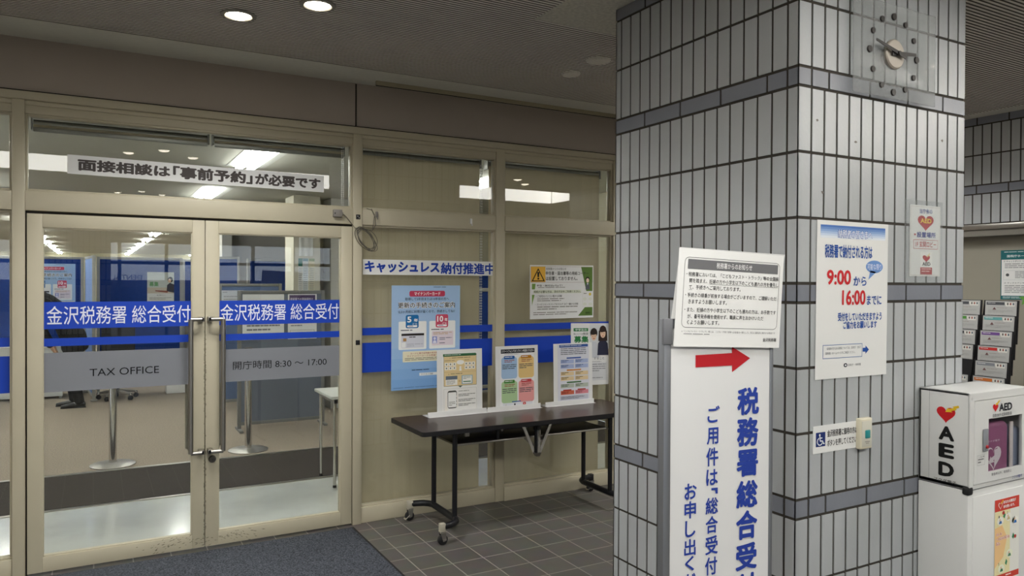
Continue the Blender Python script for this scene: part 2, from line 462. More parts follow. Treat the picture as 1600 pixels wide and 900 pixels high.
def pane(n, x0, z0, x1, z1, y=.045, bead=True):
    mb = MB(); t = .012
    for a in ((x0, z0, x0 + t, z1), (x1 - t, z0, x1, z1), (x0 + t, z0, x1 - t, z0 + t), (x0 + t, z1 - t, x1 - t, z1)): mb.box((a[0], YW + y - .018, a[1]), (a[2], YW + y + .03, a[3]), FRAME, .002)
    w = obj('window_%d' % n, mb, kind='structure')
    mb = MB(); mb.box((x0 + .004, YW + y, z0 + .004), (x1 - .004, YW + y + .006, z1 - .004), GLASS); obj('glass_pane', mb, w)
    return w
w1 = pane(1, -2.1, .105, -.38, 2.0)
w2 = pane(2, -2.1, 2.105, -.38, 2.53)
w3 = pane(3, -.32, 2.108, 1.505, 2.53)
w4 = pane(4, 1.565, 2.106, 2.583, 2.53)
w5 = pane(5, 2.655, 2.106, 3.645, 2.53)
w6 = pane(6, 1.565, .105, 2.583, 2.0)
w7 = pane(7, 2.655, .105, 3.645, 2.0)
FY = YW + .0435
def film(w, x0, z0, x1, z1, m=BLUE, name='blue_band', y=FY):
    mb = MB(); mb.box((x0, y, z0), (x1, y + .0012, z1), m); return obj(name, mb, w)
for w, x0, x1 in ((w6, 1.577, 2.571), (w7, 2.667, 3.633), (w1, -2.088, -.392)):
    film(w, x0, 1.258, x1, 1.308); film(w, x0, 1.006, x1, 1.207)

# ---- the pair of glazed doors
def door(n, x0, x1, gx0, gx1):
    mb = MB()
    for a in ((x0, .012, gx0, 1.985), (gx1, .012, x1, 1.985), (gx0, .012, gx1, .095), (gx0, 1.91, gx1, 1.985)): mb.box((a[0], YW + .006, a[1]), (a[2], YW + .052, a[3]), FRAME, .002)
    for a in ((gx0, .095, gx0 + .006, 1.91), (gx1 - .006, .095, gx1, 1.91), (gx0, .095, gx1, .101), (gx0, 1.904, gx1, 1.91)): mb.box((a[0], YW + .012, a[1]), (a[2], YW + .046, a[3]), FRAME)
    d = obj('door_%d' % n, mb, kind='structure')
    mb = MB(); mb.box((gx0, YW + .028, .096), (gx1, YW + .034, 1.909), GLASS); obj('glass_pane', mb, d)
    y = YW + .0265
    film(d, gx0 + .006, 1.350, gx1 - .006, 1.500, y=y); film(d, gx0 + .006, 1.254, gx1 - .006, 1.294 if n == 2 else 1.298, y=y)
    film(d, gx0 + .006, 1.000, gx1 - .006, 1.200 if n == 2 else 1.218, FROST, 'frosted_band', y)
    return d
d1 = door(1, -.312, .5895, -.240, .521)
d2 = door(2, .5935, 1.500, .668, 1.426)
DY = YW + .026
def doortext(d, t, x0, z0, x1, z1, col, bold=0.0):
    s = Sheet((x0, DY, z1), (x1, DY, z1), (x0, DY, z0), parent=d, make=False)
    s.text(t, 0, 0, 1, 1, col, bold, 2); s.done()
doortext(d1, '金沢税務署 総合受付', -.222, 1.373, .512, 1.477, '#e3e6f4', .004)
doortext(d2, '金沢税務署 総合受付', .682, 1.374, 1.416, 1.478, '#e3e6f4', .004)
doortext(d1, 'TAX OFFICE', W(140, 588).x, 1.077, W(249, 570).x, 1.119, '#0e1014', 0.0)
doortext(d2, '開庁時間 8:30 ～ 17:00', W(365, 580).x, 1.072, W(512, 560).x, 1.124, '#0e1014', 0.0)

def pull(d, xs, xb):                         # stainless D-pull on both faces of the leaf
    mb = MB()
    for yo, yf in ((YW - .058, YW + .008), (YW + .112, YW + .05)):
        pts = [(xs, yf, 1.392), (xs, yo, 1.392), (xb, yo, 1.392), (xb, yo, .597), (xs, yo, .597), (xs, yf, .597)]
        mb.tube([pts[0], pts[1]], .013, STEEL); mb.tube([pts[1], pts[2]], .012, STEEL); mb.tube([pts[2], pts[3]], .0145, STEEL, 16); mb.tube([pts[3], pts[4]], .012, STEEL); mb.tube([pts[4], pts[5]], .013, STEEL)
        for p in (pts[1], pts[4]): mb.box((p[0] - .015, min(yo, yf), p[2] - .014), (p[0] + .015, max(yo, yf), p[2] + .014), STEEL, .004)
    return obj('pull_handle', mb, d)
pull(d1, .566, .506); pull(d2, .617, .686)
mb = MB(); mb.lathe([(.0, -.018), (.017, -.018), (.022, -.008), (.022, .01)], (.633, YW + .004, .541), mat('dark_lock', '#5a5650', .35, metal=1), axis=(0, 1, 0))
mb.box((.631, YW - .0165, .535), (.635, YW - .013, .547), BLACK); obj('lock_cylinder', mb, d2)
# chipped paint along the kicked edges
CH = mat('chipped_paint', '#4d463a', .8)
def chips(d, cx, cz, sx, sz, n, seed):
    rnd = random.Random(seed); mb = MB()
    for k in range(n):
        x = cx + rnd.gauss(0, sx); z = min(.09, max(.016, cz + rnd.gauss(0, sz))); a = rnd.uniform(.2, .9) if cx < .59 else rnd.uniform(-.9, -.2); L = rnd.uniform(.006, .03); t = rnd.uniform(.0008, .002)
        dx, dz = L * math.cos(a), L * math.sin(a) * .5
        mb.face([(x, YW + .0055, z), (x + dx * .5, YW + .0055, z + dz * .5 - t), (x + dx, YW + .0055, z + dz), (x + dx * .5, YW + .0055, z + dz * .5 + t)], CH)
    obj('paint_chips', mb, d)
chips(d1, .40, .055, .10, .02, 60, 3); chips(d2, .74, .055, .09, .02, 50, 7)
def edgechips(d, x, seed):
    rnd = random.Random(seed); mb = MB()
    for k in range(70):
        z = rnd.choice([rnd.uniform(.05, 1.2), rnd.gauss(1.08, .1), rnd.uniform(.05, .6)]); h = rnd.uniform(.003, .02); w = rnd.uniform(.001, .004)
        s = 1 if d is d2 else -1
        mb.face([(x, YW + .0055, z), (x + s * w, YW + .0055, z + h * .4), (x + s * w * .6, YW + .0055, z + h), (x, YW + .0055, z + h)], CH)
    obj('edge_chips', mb, d)
edgechips(d1, .588, 4); edgechips(d2, .5955, 5)

# ---- tiled pillar
TILE = mat('pale_grey_tile', '#b0b3b5', .33, spec=.45, noise=.035, nscale=3.5, bump=.05, bscale=60)
BAND = mat('slate_blue_tile', '#7f828b', .35, spec=.45, noise=.05, nscale=9, bump=.05, bscale=60)
GROUT = mat('dark_grout', '#3b362f', .9)
BT0 = 1.6233; TP, BP, CP, J = .237, .070, .070, .0112
PER = 3 * TP + BP
def tile_wall(mb, o, ux, length, zlo, zhi, first, n_out, skip_first=False):
    """tiles on a vertical face; o start, ux unit run, n_out outward normal"""
    o = Vector(o); ux = Vector(ux); n = Vector(n_out); e = .004
    def slab(a, b, z0, z1, m):
        z0 = max(z0, zlo); z1 = min(z1, zhi)
        if b - a < .006 or z1 - z0 < .012: return
        p = o + ux * a; q = o + ux * b
        base = [Vector((p.x, p.y, z0)), Vector((q.x, q.y, z0)), Vector((q.x, q.y, z1)), Vector((p.x, p.y, z1))]
        c = sum(base, Vector()) / 4
        mb.prism([v - n * .002 for v in base], n * (.002 + e), m)
    cols = [0.0, first]
    while cols[-1] + CP < length - .012: cols.append(cols[-1] + CP)
    cols.append(length)
    bj = [0.0, first, first + .094]
    while bj[-1] + TP < length - .02: bj.append(bj[-1] + TP)
    bj.append(length)
    top = 2.404 + 2 * TP                     # two courses above the upper band, then a dark course under the ceiling
    if zhi > top:
        for a, b in zip(bj, bj[1:]): slab(a + (J / 2 if a else -e), b - (J / 2 if b < length else -e), top + J / 2, zhi, BAND)
        zhi = top - J / 2
    k = -3
    while True:
        bt = BT0 + k * PER
        if bt - BP > zhi: break
        for a, b in zip(bj, bj[1:]): slab(a + (J / 2 if a else -e), b - (J / 2 if b < length else -e), bt - BP + J / 2, bt - J / 2, BAND)
        for r in range(3):
            z0 = bt + r * TP
            for a, b in zip(cols, cols[1:]): slab(a + (J / 2 if a else -e), b - (J / 2 if b < length else -e), z0 + J / 2, z0 + TP - J / 2, TILE)
        k += 1
LF, RF = 1.0734, 1.0306
mb = MB()
mb.box((PX + .004, PY + .004, 0), (PX + RF - .004, PY + LF - .004, CEIL), GROUT)
tile_wall(mb, (PX + .004, PY + .004, 0), (0, 1, 0), LF - .008, .01, CEIL - .004, .0485, (-1, 0, 0))
tile_wall(mb, (PX + .004, PY + .004, 0), (1, 0, 0), RF - .008, .01, CEIL - .004, .064, (0, -1, 0))
tile_wall(mb, (PX + RF - .004, PY + .004, 0), (0, 1, 0), LF - .008, .01, CEIL - .004, .0485, (1, 0, 0))
tile_wall(mb, (PX + .004, PY + LF - .004, 0), (1, 0, 0), RF - .008, .01, CEIL - .004, .064, (0, 1, 0))
obj('pillar', mb, kind='structure')
# its twin behind the camera, seen mirrored in the doors
QX, QY = -.80, -3.68
mb = MB()
mb.box((QX + .004, QY + .004, 0), (QX + RF - .004, QY + LF - .004, CEIL), GROUT)
for o_, u_, L_, n_ in (((QX + .004, QY + .004, 0), (0, 1, 0), LF, (-1, 0, 0)), ((QX + .004, QY + .004, 0), (1, 0, 0), RF, (0, -1, 0)), ((QX + RF - .004, QY + .004, 0), (0, 1, 0), LF, (1, 0, 0)), ((QX + .004, QY + LF - .004, 0), (1, 0, 0), RF, (0, 1, 0))):
    tile_wall(mb, o_, u_, L_ - .008, .01, CEIL - .004, .055, n_)
obj('pillar_2', mb, kind='structure')

# ---- right wall: tiles above, recessed plain panel below
mb = MB()
mb.box((6.104, .6, 2.09), (6.3, YW + .1, CEIL + .05), GROUT)
tile_wall(mb, (6.104, .6, 0), (0, 1, 0), 4.2, 2.10, CEIL - .002, .055, (-1, 0, 0))
mb.box((6.2, .6, 0), (6.3, YW + .1, 2.09), mat('beige_wall_panel', '#928d80', .6, noise=.02, nscale=4))
obj('wall_right', mb, kind='structure')
mb = MB(); mb.box((6.075, .6, 2.05), (6.2, YW, 2.092), STEEL, .004); mb.box((6.09, .6, 2.0), (6.2, YW, 2.05), mat('painted_recess_shadow', '#77736a', .6)); obj('trim_4', mb, kind='structure')  # grey strip under the steel edge paints in the recess shadow

# ---- office shell behind the partition
OFF = mat('office_wall', '#aba68f', .8); OC = 2.674
GREYW = mat('grey_wall', '#b5b4b0', .75); CREAM = mat('cream_wall', '#c9c5b4', .7)
mb = MB(); mb.box((-7.2, YW + .12, OC), (5.2, 35, OC + .1), mat('office_ceiling', '#c6c6bb', .85, noise=.03, nscale=30)); obj('ceiling_office', mb, kind='structure')
mb = MB(); mb.box((-7.2, 34, 0), (5.2, 34.2, OC), OFF); obj('wall_office_far', mb, kind='structure')
mb = MB(); mb.box((-7.3, YW + .12, 0), (-7.2, 34.2, OC), OFF); obj('wall_office_left', mb, kind='structure')
mb = MB(); mb.box((5.2, YW + .12, 0), (5.3, 34.2, OC), OFF); obj('wall_office_right', mb, kind='structure')
mb = MB(); mb.box((2.27, 15.0, 0), (3.3, 15.2, OC), GREYW); obj('wall_office_grey', mb, kind='structure')
mb = MB(); mb.box((2.15, 9.3, 0), (2.476, 9.75, OC), CREAM); mb.box((2.476, 9.75, 0), (4.0, 9.9, OC), CREAM); mb.box((2.64, 9.4, 0), (4.0, 9.75, OC), mat('white_wall', '#d0d0ca', .7)); obj('wall_office_column', mb, kind='structure')
mb = MB(); mb.box((2.08, 14.6, 0), (2.25, 15.0, OC), mat('white_wall', '#d0d0ca', .7)); obj('pillar_office', mb, kind='structure')
# ================================================================== things at the partition
# ---- door mat
mb = MB(); MATM = mat('grey_blue_carpet_mat', '#4e5158', .98, spec=.05, noise=.75, nscale=130, bump=.3, bscale=300)
mb.box((-.36, 3.55, .0), (1.497, 4.775, .008), mat('mat_edge_rubber', '#1c1c1e', .7), .003); mb.box((-.345, 3.565, .004), (1.482, 4.760, .0105), MATM, .002)
obj('door_mat', mb, label='blue-grey carpet mat with black edge on the tiles before the double doors', cat='mat')

# ---- strips and posters stuck to the glass
GY = YW + .0405
def glass_sheet(name, label, cat, x0, z0, x1, z1, y=GY, tilt=0, m=None, **k):
    return Sheet((x0, y, z1), (x1, y, z1 + tilt), (x0, y, z0), m=m, name=name, label=label, cat=cat, **k)

tp = W(105, 241, .04), W(506, 275, .04), W(105, 271, .04)
s = Sheet(*tp, name='notice_strip', label='long white paper strip with dark rounded lettering on the pane above the doors', cat='sign')
s.text('面接相談は', .035, .17, .365, .80, '#4b4543', .045)
s.text('「事前予約」', .375, .14, .69, .84, '#4b4543', .045)
s.text('が必要です', .70, .16, .985, .84, '#4b4543', .045)
s.done()

tp = W(567, 405, .04), W(774, 409, .04), W(567, 429, .04)
s = Sheet(*tp, name='banner_strip', label='white banner strip with bold blue lettering above the light blue poster', cat='sign')
s.text('キャッシュレス', .012, .10, .555, .86, '#1b3f9f', .05); s.text('納付推進中', .565, .12, .99, .92, '#1b3f9f', .032)
s.done()

# ---- light blue card-renewal poster
def card_poster(name, label, TL, TR, BL, group=None, small=False):
    s = Sheet(TL, TR, BL, m=mat('blue_poster_paper', '#a6c4e6', .4, spec=.4), name=name, label=label, cat='poster')
    for j in range(4): s.rect(0.0, .60 + .1 * j, 1, min(1, .70 + .1 * j), ['#9fc1e8', '#93bae6', '#8ab4e3', '#82aee0'][j], .5, 'tinted_ground')
    s.rect(.25, .052, .77, .107, '#c9415f', 1, 'title_pill', r=.012)
    s.text('マイナンバーカード', .32, .062, .70, .097, '#ffffff', .02, 3)
    s.text('取得して5年目または10年目の方へ', .19, .117, .83, .145, '#1f2c4f', .01)
    s.text('更新の手続きのご案内', .09, .158, .92, .222, '#ffffff', .07, 1.5); s.text('更新の手続きのご案内', .09, .162, .92, .218, '#1c1f2a', .015, 2.5)
    s.text('\\2,3ヶ月前に封筒が届くので、手続きしてね!/', .09, .238, .92, .267, '#1f2c4f', .01)
    for u0, u1, c, t in ((.10, .50, '#1d6fae', '5'), (.54, .93, '#d1536c', '10')):
        s.rect(u0, .345, u1, .615, '#f4f4f2', 1, 'white_card', r=.008)
        m = (u0 + u1) / 2
        s.rect(m - .10, .283, m + .085, .41, c, 2, 'year_badge', r=.012)
        s.text(t, m - .08, .298, m - .02 + (.03 if t == '10' else 0), .355, '#ffffff', .03, 4)
        s.text('年', m + .015 + (.015 if t == '10' else 0), .318, m + .075, .352, '#ffffff', .03, 4); s.text('ごと', m - .005, .36, m + .065, .378, '#ffffff', .02, 4)
        s.rect(m - .08, .383, m + .065, .40, '#ffffff', 3, 'year_badge', r=.005)
        s.bars(m - .06, .388, m + .05, .40, 1, '#56607a', 4)
        s.bars(u0 + .03, .425, u1 - .03, .445, 1, '#444a5c')
    # the two cards
    s.rect(.14, .455, .465, .600, '#dadbe4', 2, 'card_picture', r=.006); s.rect(.14, .462, .465, .482, '#27221f', 3, 'card_picture')
    s.rect(.165, .505, .21, .535, '#b68d5b', 3, 'card_picture'); s.bars(.25, .492, .45, .505, 1, '#333', 3) if False else s.bars(.25, .492, .45, .512, 1, '#33343a', 3)
    s.rect(.145, .545, .20, .595, '#f2f2f2', 3, 'card_picture'); s.bars(.22, .56, .45, .595, 2, '#b9bac6', 3)
    s.rect(.58, .445, .90, .585, '#eadde4', 2, 'card_picture', r=.006); s.rect(.585, .497, .655, .565, '#8f9bd6', 3, 'card_picture')
    s.oval(.62, .517, .018, .014, '#e9e6f4', 4, 'card_picture'); s.poly([(.592, .563), (.648, .563), (.64, .54), (.62, .533), (.60, .54)], '#e9e6f4', 4, 'card_picture')
    s.bars(.60, .458, .88, .485, 2, '#c9a26a', 3); s.bars(.69, .51, .88, .54, 2, '#6a6a80', 3); s.bars(.69, .56, .88, .575, 1, '#55556a', 3)
    s.rect(.16, .632, .98, .735, '#efe8cb', 1, 'cream_note', r=.006)
    s.text('カードと電子証明書の有効期限は', .27, .645, .73, .663, '#b04a3f', .0, 3); s.text('マイナンバーカードの券面で確認できます', .22, .668, .88, .687, '#b04a3f', .0, 3)
    s.bars(.19, .697, .95, .727, 2, '#8a8672', 3)
    s.bars(.29, .81, .66, .828, 1, '#2b3f63'); s.rect(.40, .845, .72, .872, '#f4f4f2', 1, 'search_box'); s.text('マイナ カード 更新', .42, .85, .60, .867, '#4a5468', 0, 3)
    s.bars(.6, .014, .98, .024, 1, '#3b4560'); s.bars(.03, .975, .98, .985, 1, '#4d6c9c')
    return s.done()
card_poster('poster', 'light blue poster with a red title pill on the glass behind the table', W(612, 446, .04), W(719, 446, .04), W(611, 611, .04))

# ---- yellow warning notice
tp = W(828, 414, .04), W(927, 415, .04), W(828, 499, .04)
s = Sheet(*tp, name='warning_notice', label='white landscape notice with a yellow exclamation triangle and green corners', cat='notice')
s.rect(.015, .03, .235, .315, '#e2b043', 1, 'yellow_square')
TRI = [(.125, .055), (.025, .30), (.225, .30)]
s.poly(TRI, '#1d1b16', 2, 'warning_triangle'); s.poly([(.125, .095), (.047, .285), (.203, .285)], '#e2b043', 3, 'warning_triangle')
s.poly([(.108, .13), (.114, .225), (.136, .225), (.142, .13)], '#1d1b16', 4, 'warning_triangle'); s.oval(.125, .252, .015, .018, '#1d1b16', 4, 'warning_triangle')
s.poly([(.80, .03), (.885, .49), (.985, .49), (.985, .03)], '#5d7c38', 1, 'green_corner'); s.poly([(.86, .80), (.75, .96), (.985, .96), (.985, .80)], '#5d7c38', 1, 'green_corner')
s.poly([(.03, .345), (.03, .45), (.075, .45), (.085, .345)], '#7da04f', 1, 'green_corner'); s.poly([(.03, .55), (.03, .75), (.07, .55)], '#7da04f', 1, 'green_corner')
s.frame(.012, .025, .988, .322, .0015, '#9a6a62', 1, 'ruled_line')
s.text('税務署からのお知らせ', .245, .045, .56, .09, '#5b5954', 0); s.text('申告書・届出書等の用紙コーナー', .24, .115, .92, .185, '#34312c', .01); s.text('は設置しておりません。', .24, .21, .74, .285, '#34312c', .012)
s.text('申告・納付はe-Taxで！', .105, .36, .50, .40, '#3a3832', .01); s.bars(.12, .41, .66, .435, 1, '#8b8880')
s.rect(.05, .465, .80, .525, '#dfe3cf', 1, 'pale_band'); s.text('用紙が必要な方は、次の方法をご利用ください。', .055, .472, .795, .518, '#2b3a1a', .008, 3)
s.text('・ご自宅のパソコン等から印刷', .09, .555, .49, .60, '#3a3832', .006); s.bars(.11, .62, .53, .69, 2, '#8b8880')
s.text('・コンビニエンスストアのマルチコピー機から印刷', .08, .71, .75, .75, '#3a3832', .006); s.bars(.11, .77, .75, .85, 2, '#8b8880'); s.bars(.05, .875, .75, .945, 2, '#8b8880')
s.oval(.905, .27, .034, .055, '#2c2420', 3, 'clerk_picture'); s.oval(.905, .285, .024, .042, '#ecd3bd', 4, 'clerk_picture'); s.poly([(.88, .335), (.87, .46), (.94, .46), (.93, .335)], '#5b5f66', 3, 'clerk_picture'); s.poly([(.895, .335), (.905, .38), (.915, .335)], '#eeeeee', 4, 'clerk_picture')
s.frame(.825, .51, .98, .79, .001, '#c9cdb8', 1, 'ruled_line'); s.bars(.84, .53, .90, .56, 1, '#77776c'); s.oval(.945, .55, .02, .028, '#d8c04a', 2, 'clerk_picture')
for u, v in ((.86, .64), (.95, .64), (.86, .74), (.95, .74)): s.oval(u, v, .03, .03, '#dcdfd2', 2, 'clerk_picture')
s.text('国税庁', .87, .89, .955, .925, '#2c3d1c', 0, 3)
s.done()

# ---- student essay poster, half hidden behind the right-hand table stand
tp = W(892, 505, .04), W(951, 505, .04), W(892, 603, .04)
s = Sheet(*tp, name='student_poster', label='white poster with a photo of two dark-haired students, near the pillar', cat='poster')
s.rect(.49, .0, 1.0, .50, '#d6d9da', 1, 'student_photo'); s.rect(.49, .42, 1.0, .50, '#c7b49a', 1.5, 'student_photo')
def student(u, v, k, hair, coat, long=False):
    s.poly([(u - .13, v + .21), (u - .15, v + .40), (u + .15, v + .40), (u + .13, v + .21), (u + .05, v + .14), (u - .05, v + .14)], coat, k, 'student_photo')
    if long: s.poly([(u - .11, v), (u - .12, v + .17), (u + .12, v + .17), (u + .11, v)], hair, k + .3, 'student_photo')
    s.oval(u, v, .095, .082, hair, k + .4, 'student_photo'); s.oval(u + .0, v + .045, .072, .075, '#e6c3a6', k + .7, 'student_photo')
    s.poly([(u - .085, v + .005), (u - .05, v + .03), (u + .05, v + .02), (u + .085, v + .02), (u + .07, v - .06), (u - .07, v - .06)], hair, k + 1, 'student_photo')
    for e in (-.03, .03): s.oval(u + e, v + .05, .009, .006, '#2a211d', k + 1.2, 'student_photo', 8)
    s.oval(u, v + .088, .022, .008, '#b5655a', k + 1.2, 'student_photo', 10)
student(.60, .16, 2, '#2b2320', '#c9ccd2'); student(.84, .12, 4, '#33241f', '#2b2d42', True)
s.text('税についての', .07, .155, .29, .19, '#2f4f34', .0); s.text('作文', .30, .148, .46, .195, '#2f4f34', .01)
s.rect(.07, .08, .45, .13, '#2f7d43', 1, 'green_tag'); s.text('中学生の', .11, .088, .41, .122, '#ffffff', .01, 3)
s.text('募集', .08, .205, .46, .315, '#2f7d43', .03); s.text('すること', .60, .545, .88, .59, '#33343a', .0)
s.bars(.55, .62, .92, .64, 1, '#8f9094'); s.rect(.52, .64, .95, .93, '#d5d6d8', 1, 'grey_box'); s.bars(.55, .66, .92, .80, 4, '#8f9094', 3); s.bars(.55, .88, .92, .91, 1, '#8f9094', 3)
s.done()

# ---- small box with a wire, hooks on the transom
mb = MB(); mb.box((1.366, YW - .028, 2.042), (1.424, YW + .003, 2.09), mat('grey_plastic', '#85807a', .5), .004); mb.box((1.424, YW - .02, 2.058), (1.432, YW - .004, 2.074), mat('grey_plastic', '#85807a', .5), .002)
th = thing('door_sensor_box', (1.395, YW, 2.04), 'small grey plastic box on the beam above the right door leaf', 'sensor box')
obj('housing', mb, th)
mb = MB(); mb.box((1.372, YW - .0285, 2.06), (1.378, YW - .0275, 2.07), BLACK); obj('indicator', mb, th)
WIRE = mat('grey_cable', '#5f5a50', .6)
mb = MB(); rnd = random.Random(12)
def loop_pts(cx, cz, a, b, rot, y, n=22, t0=0, t1=2 * PI):
    P = []
    for j in range(n + 1):
        t = t0 + (t1 - t0) * j / n; x = a * math.cos(t); z = b * math.sin(t)
        P.append((cx + x * math.cos(rot) - z * math.sin(rot), y, cz + x * math.sin(rot) + z * math.cos(rot)))
    return P
path = [(1.432, YW - .012, 2.064), (1.455, YW - .012, 2.045), (1.49, YW - .006, 2.005), (1.515, YW - .006, 1.975)]
for k in range(6): path += loop_pts(1.585 + rnd.uniform(-.008, .012), 1.905 + rnd.uniform(-.01, .01), .085 + rnd.uniform(-.012, .012), .045 + rnd.uniform(-.008, .010), -.85 + rnd.uniform(-.15, .15), YW - .005 - .004 * k, t0=2.4, t1=2.4 + 2 * PI)
path += [(1.625, YW - .03, 1.96), (1.655, YW - .012, 2.0), (1.657, YW + .006, 2.05), (1.635, YW + .008, 2.10), (1.60, YW + .012, 2.11)]
mb.tube(path, .0022, WIRE, 6); mb.tube([(1.63, YW + .005, 2.11), (1.652, YW + .004, 2.07), (1.645, YW + .004, 2.02), (1.63, YW - .02, 1.965)], .002, WIRE, 6)
tag(obj('coiled_cable', mb), 'coil of thin grey cable hanging on the post beside the doors', 'cable')
for x, z, lab in ((1.63 + .04, 2.075, 'small grey hook on the beam, nearer the doors'), (W(737, 342).x, 2.06, 'small white teardrop hook on the beam near the middle mullion')):
    mb = MB(); c = mat('grey_plastic', '#85807a', .5) if x < 2 else WHITE
    mb.box((x - .009, YW + .004, z - .02), (x + .009, YW + .0145, z + .018), c, .003); mb.tube([(x, YW + .008, z - .02), (x, YW - .006, z - .03), (x, YW - .008, z - .036), (x, YW - .006, z - .022)], .0035, c, 8)
    obj('wall_hook', mb, label=lab, cat='hook', group='hooks on the beam')

# ---- roller blinds behind the glass
BLF = mat('beige_blind_fabric', '#bdb299', .8, spec=.15, noise=.05, nscale=3, stretch=(6, 1, .15))
nt_ = BLF.node_tree; tl_ = nt_.nodes.new('ShaderNodeBsdfTranslucent'); tl_.inputs[0].default_value = lin('#bdb299'); mx_ = nt_.nodes.new('ShaderNodeMixShader'); mx_.inputs[0].default_value = .22
out_ = [n for n in nt_.nodes if n.type == 'OUTPUT_MATERIAL'][0]
nt_.links.new(nt_.nodes['Principled BSDF'].outputs[0], mx_.inputs[1]); nt_.links.new(tl_.outputs[0], mx_.inputs[2]); nt_.links.new(mx_.outputs[0], out_.inputs[0])
RAIL = mat('blind_rail', '#8f8f8a', .4, metal=.6)
def blind(x0, x1, zb, label, yb=YW + .135, chain=None, side=None, seam=True):
    th = thing('roller_blind', ((x0 + x1) / 2, yb, zb), label, 'blind', 'roller blinds behind the partition glass')
    mb = MB(); mb.box((x0 - .01, yb - .01, 2.535), (x1 + .01, yb + .06, 2.56), RAIL, .003); mb.tube([(x0, yb + .028, 2.50), (x1, yb + .028, 2.50)], .026, RAIL, 16)
    for x in (x0 - .012, x1 + .004): mb.box((x, yb - .005, 2.465), (x + .008, yb + .06, 2.56), RAIL, .002)
    obj('head_rail', mb, th)
    mb = MB(); n = 24
    def zz(i): return yb + .0035 * math.sin(i * 1.7) * (1 if zb < 2 else .2)
    for i in range(n):
        a, b = x0 + (x1 - x0) * i / n, x0 + (x1 - x0) * (i + 1) / n
        mb.face([(a, zz(i), zb), (b, zz(i + 1), zb), (b, yb + .004, 2.50), (a, yb + .004, 2.50)], BLF, True)
    bmesh.ops.remove_doubles(mb.bm, verts=mb.bm.verts, dist=1e-5); obj('fabric', mb, th)
    mb = MB(); mb.box((x0, yb - .008, zb - .022), (x1, yb + .008, zb + .003), RAIL if zb > 2 else BLF, .003); obj('bottom_bar', mb, th)
    if chain is not None:
        mb = MB(); zc = chain[1]
        for dx in (0, .012): mb.tube([(chain[0] + dx, yb - .012, 2.5), (chain[0] + dx, yb - .012, zc)], .0012, WHITE, 5)
        z = zc
        while z < 2.5:
            for dx in (0, .012): mb.box((chain[0] + dx - .003, yb - .015, z), (chain[0] + dx + .003, yb - .009, z + .006), WHITE)
            z += .014 if zc > 1.9 else .02
        obj('bead_chain', mb, th)
blind(1.60, on(749, 440, 1, YW + .135).x, .06, 'beige roller blind pulled down behind the blue poster and banner strip', chain=(on(750.5, 440, 1, YW + .12).x, .62))
blind(on(763, 440, 1, YW + .135).x, on(935.5, 440, 1, YW + .135).x, .06, 'beige roller blind pulled down behind the warning notice with the yellow triangle')
blind(-.29, .62, 2.475, 'rolled-up blind above the left door leaf')
blind(.66, 1.475, 2.475, 'rolled-up blind with a hanging bead chain above the right door leaf', chain=(1.462, 2.12))

# ---- folding table on castors
th = thing('folding_table', (2.63, 4.51, 0), 'dark wood-topped folding table on castors against the beige glass partition', 'table')
X0, X1, Y0, Y1 = 1.756, 3.506, 4.226, 4.80
WALNUT = mat('walnut_laminate', '#3c2b25', .32, spec=.45, noise=.28, nscale=7, stretch=(1.2, 14, 1), coat=.15)
def rrect(x0, y0, x1, y1, r, z):
    P = []
    for cx, cy, a in ((x1 - r, y1 - r, 0), (x0 + r, y1 - r, 90), (x0 + r, y0 + r, 180), (x1 - r, y0 + r, 270)):
        for j in range(5): t = math.radians(a + j * 22.5); P.append((cx + r * math.cos(t), cy + r * math.sin(t), z))
    return P
mb = MB(); mb.prism(rrect(X0 + .004, Y0 + .004, X1 - .004, Y1 - .004, .022, .676), (0, 0, .0242), WALNUT)
top = obj('tabletop', mb, th)
mb = MB(); mb.prism(rrect(X0, Y0, X1, Y1, .025, .671), (0, 0, .028), mat('black_edging', '#131215', .45)); obj('edge_band', mb, top)
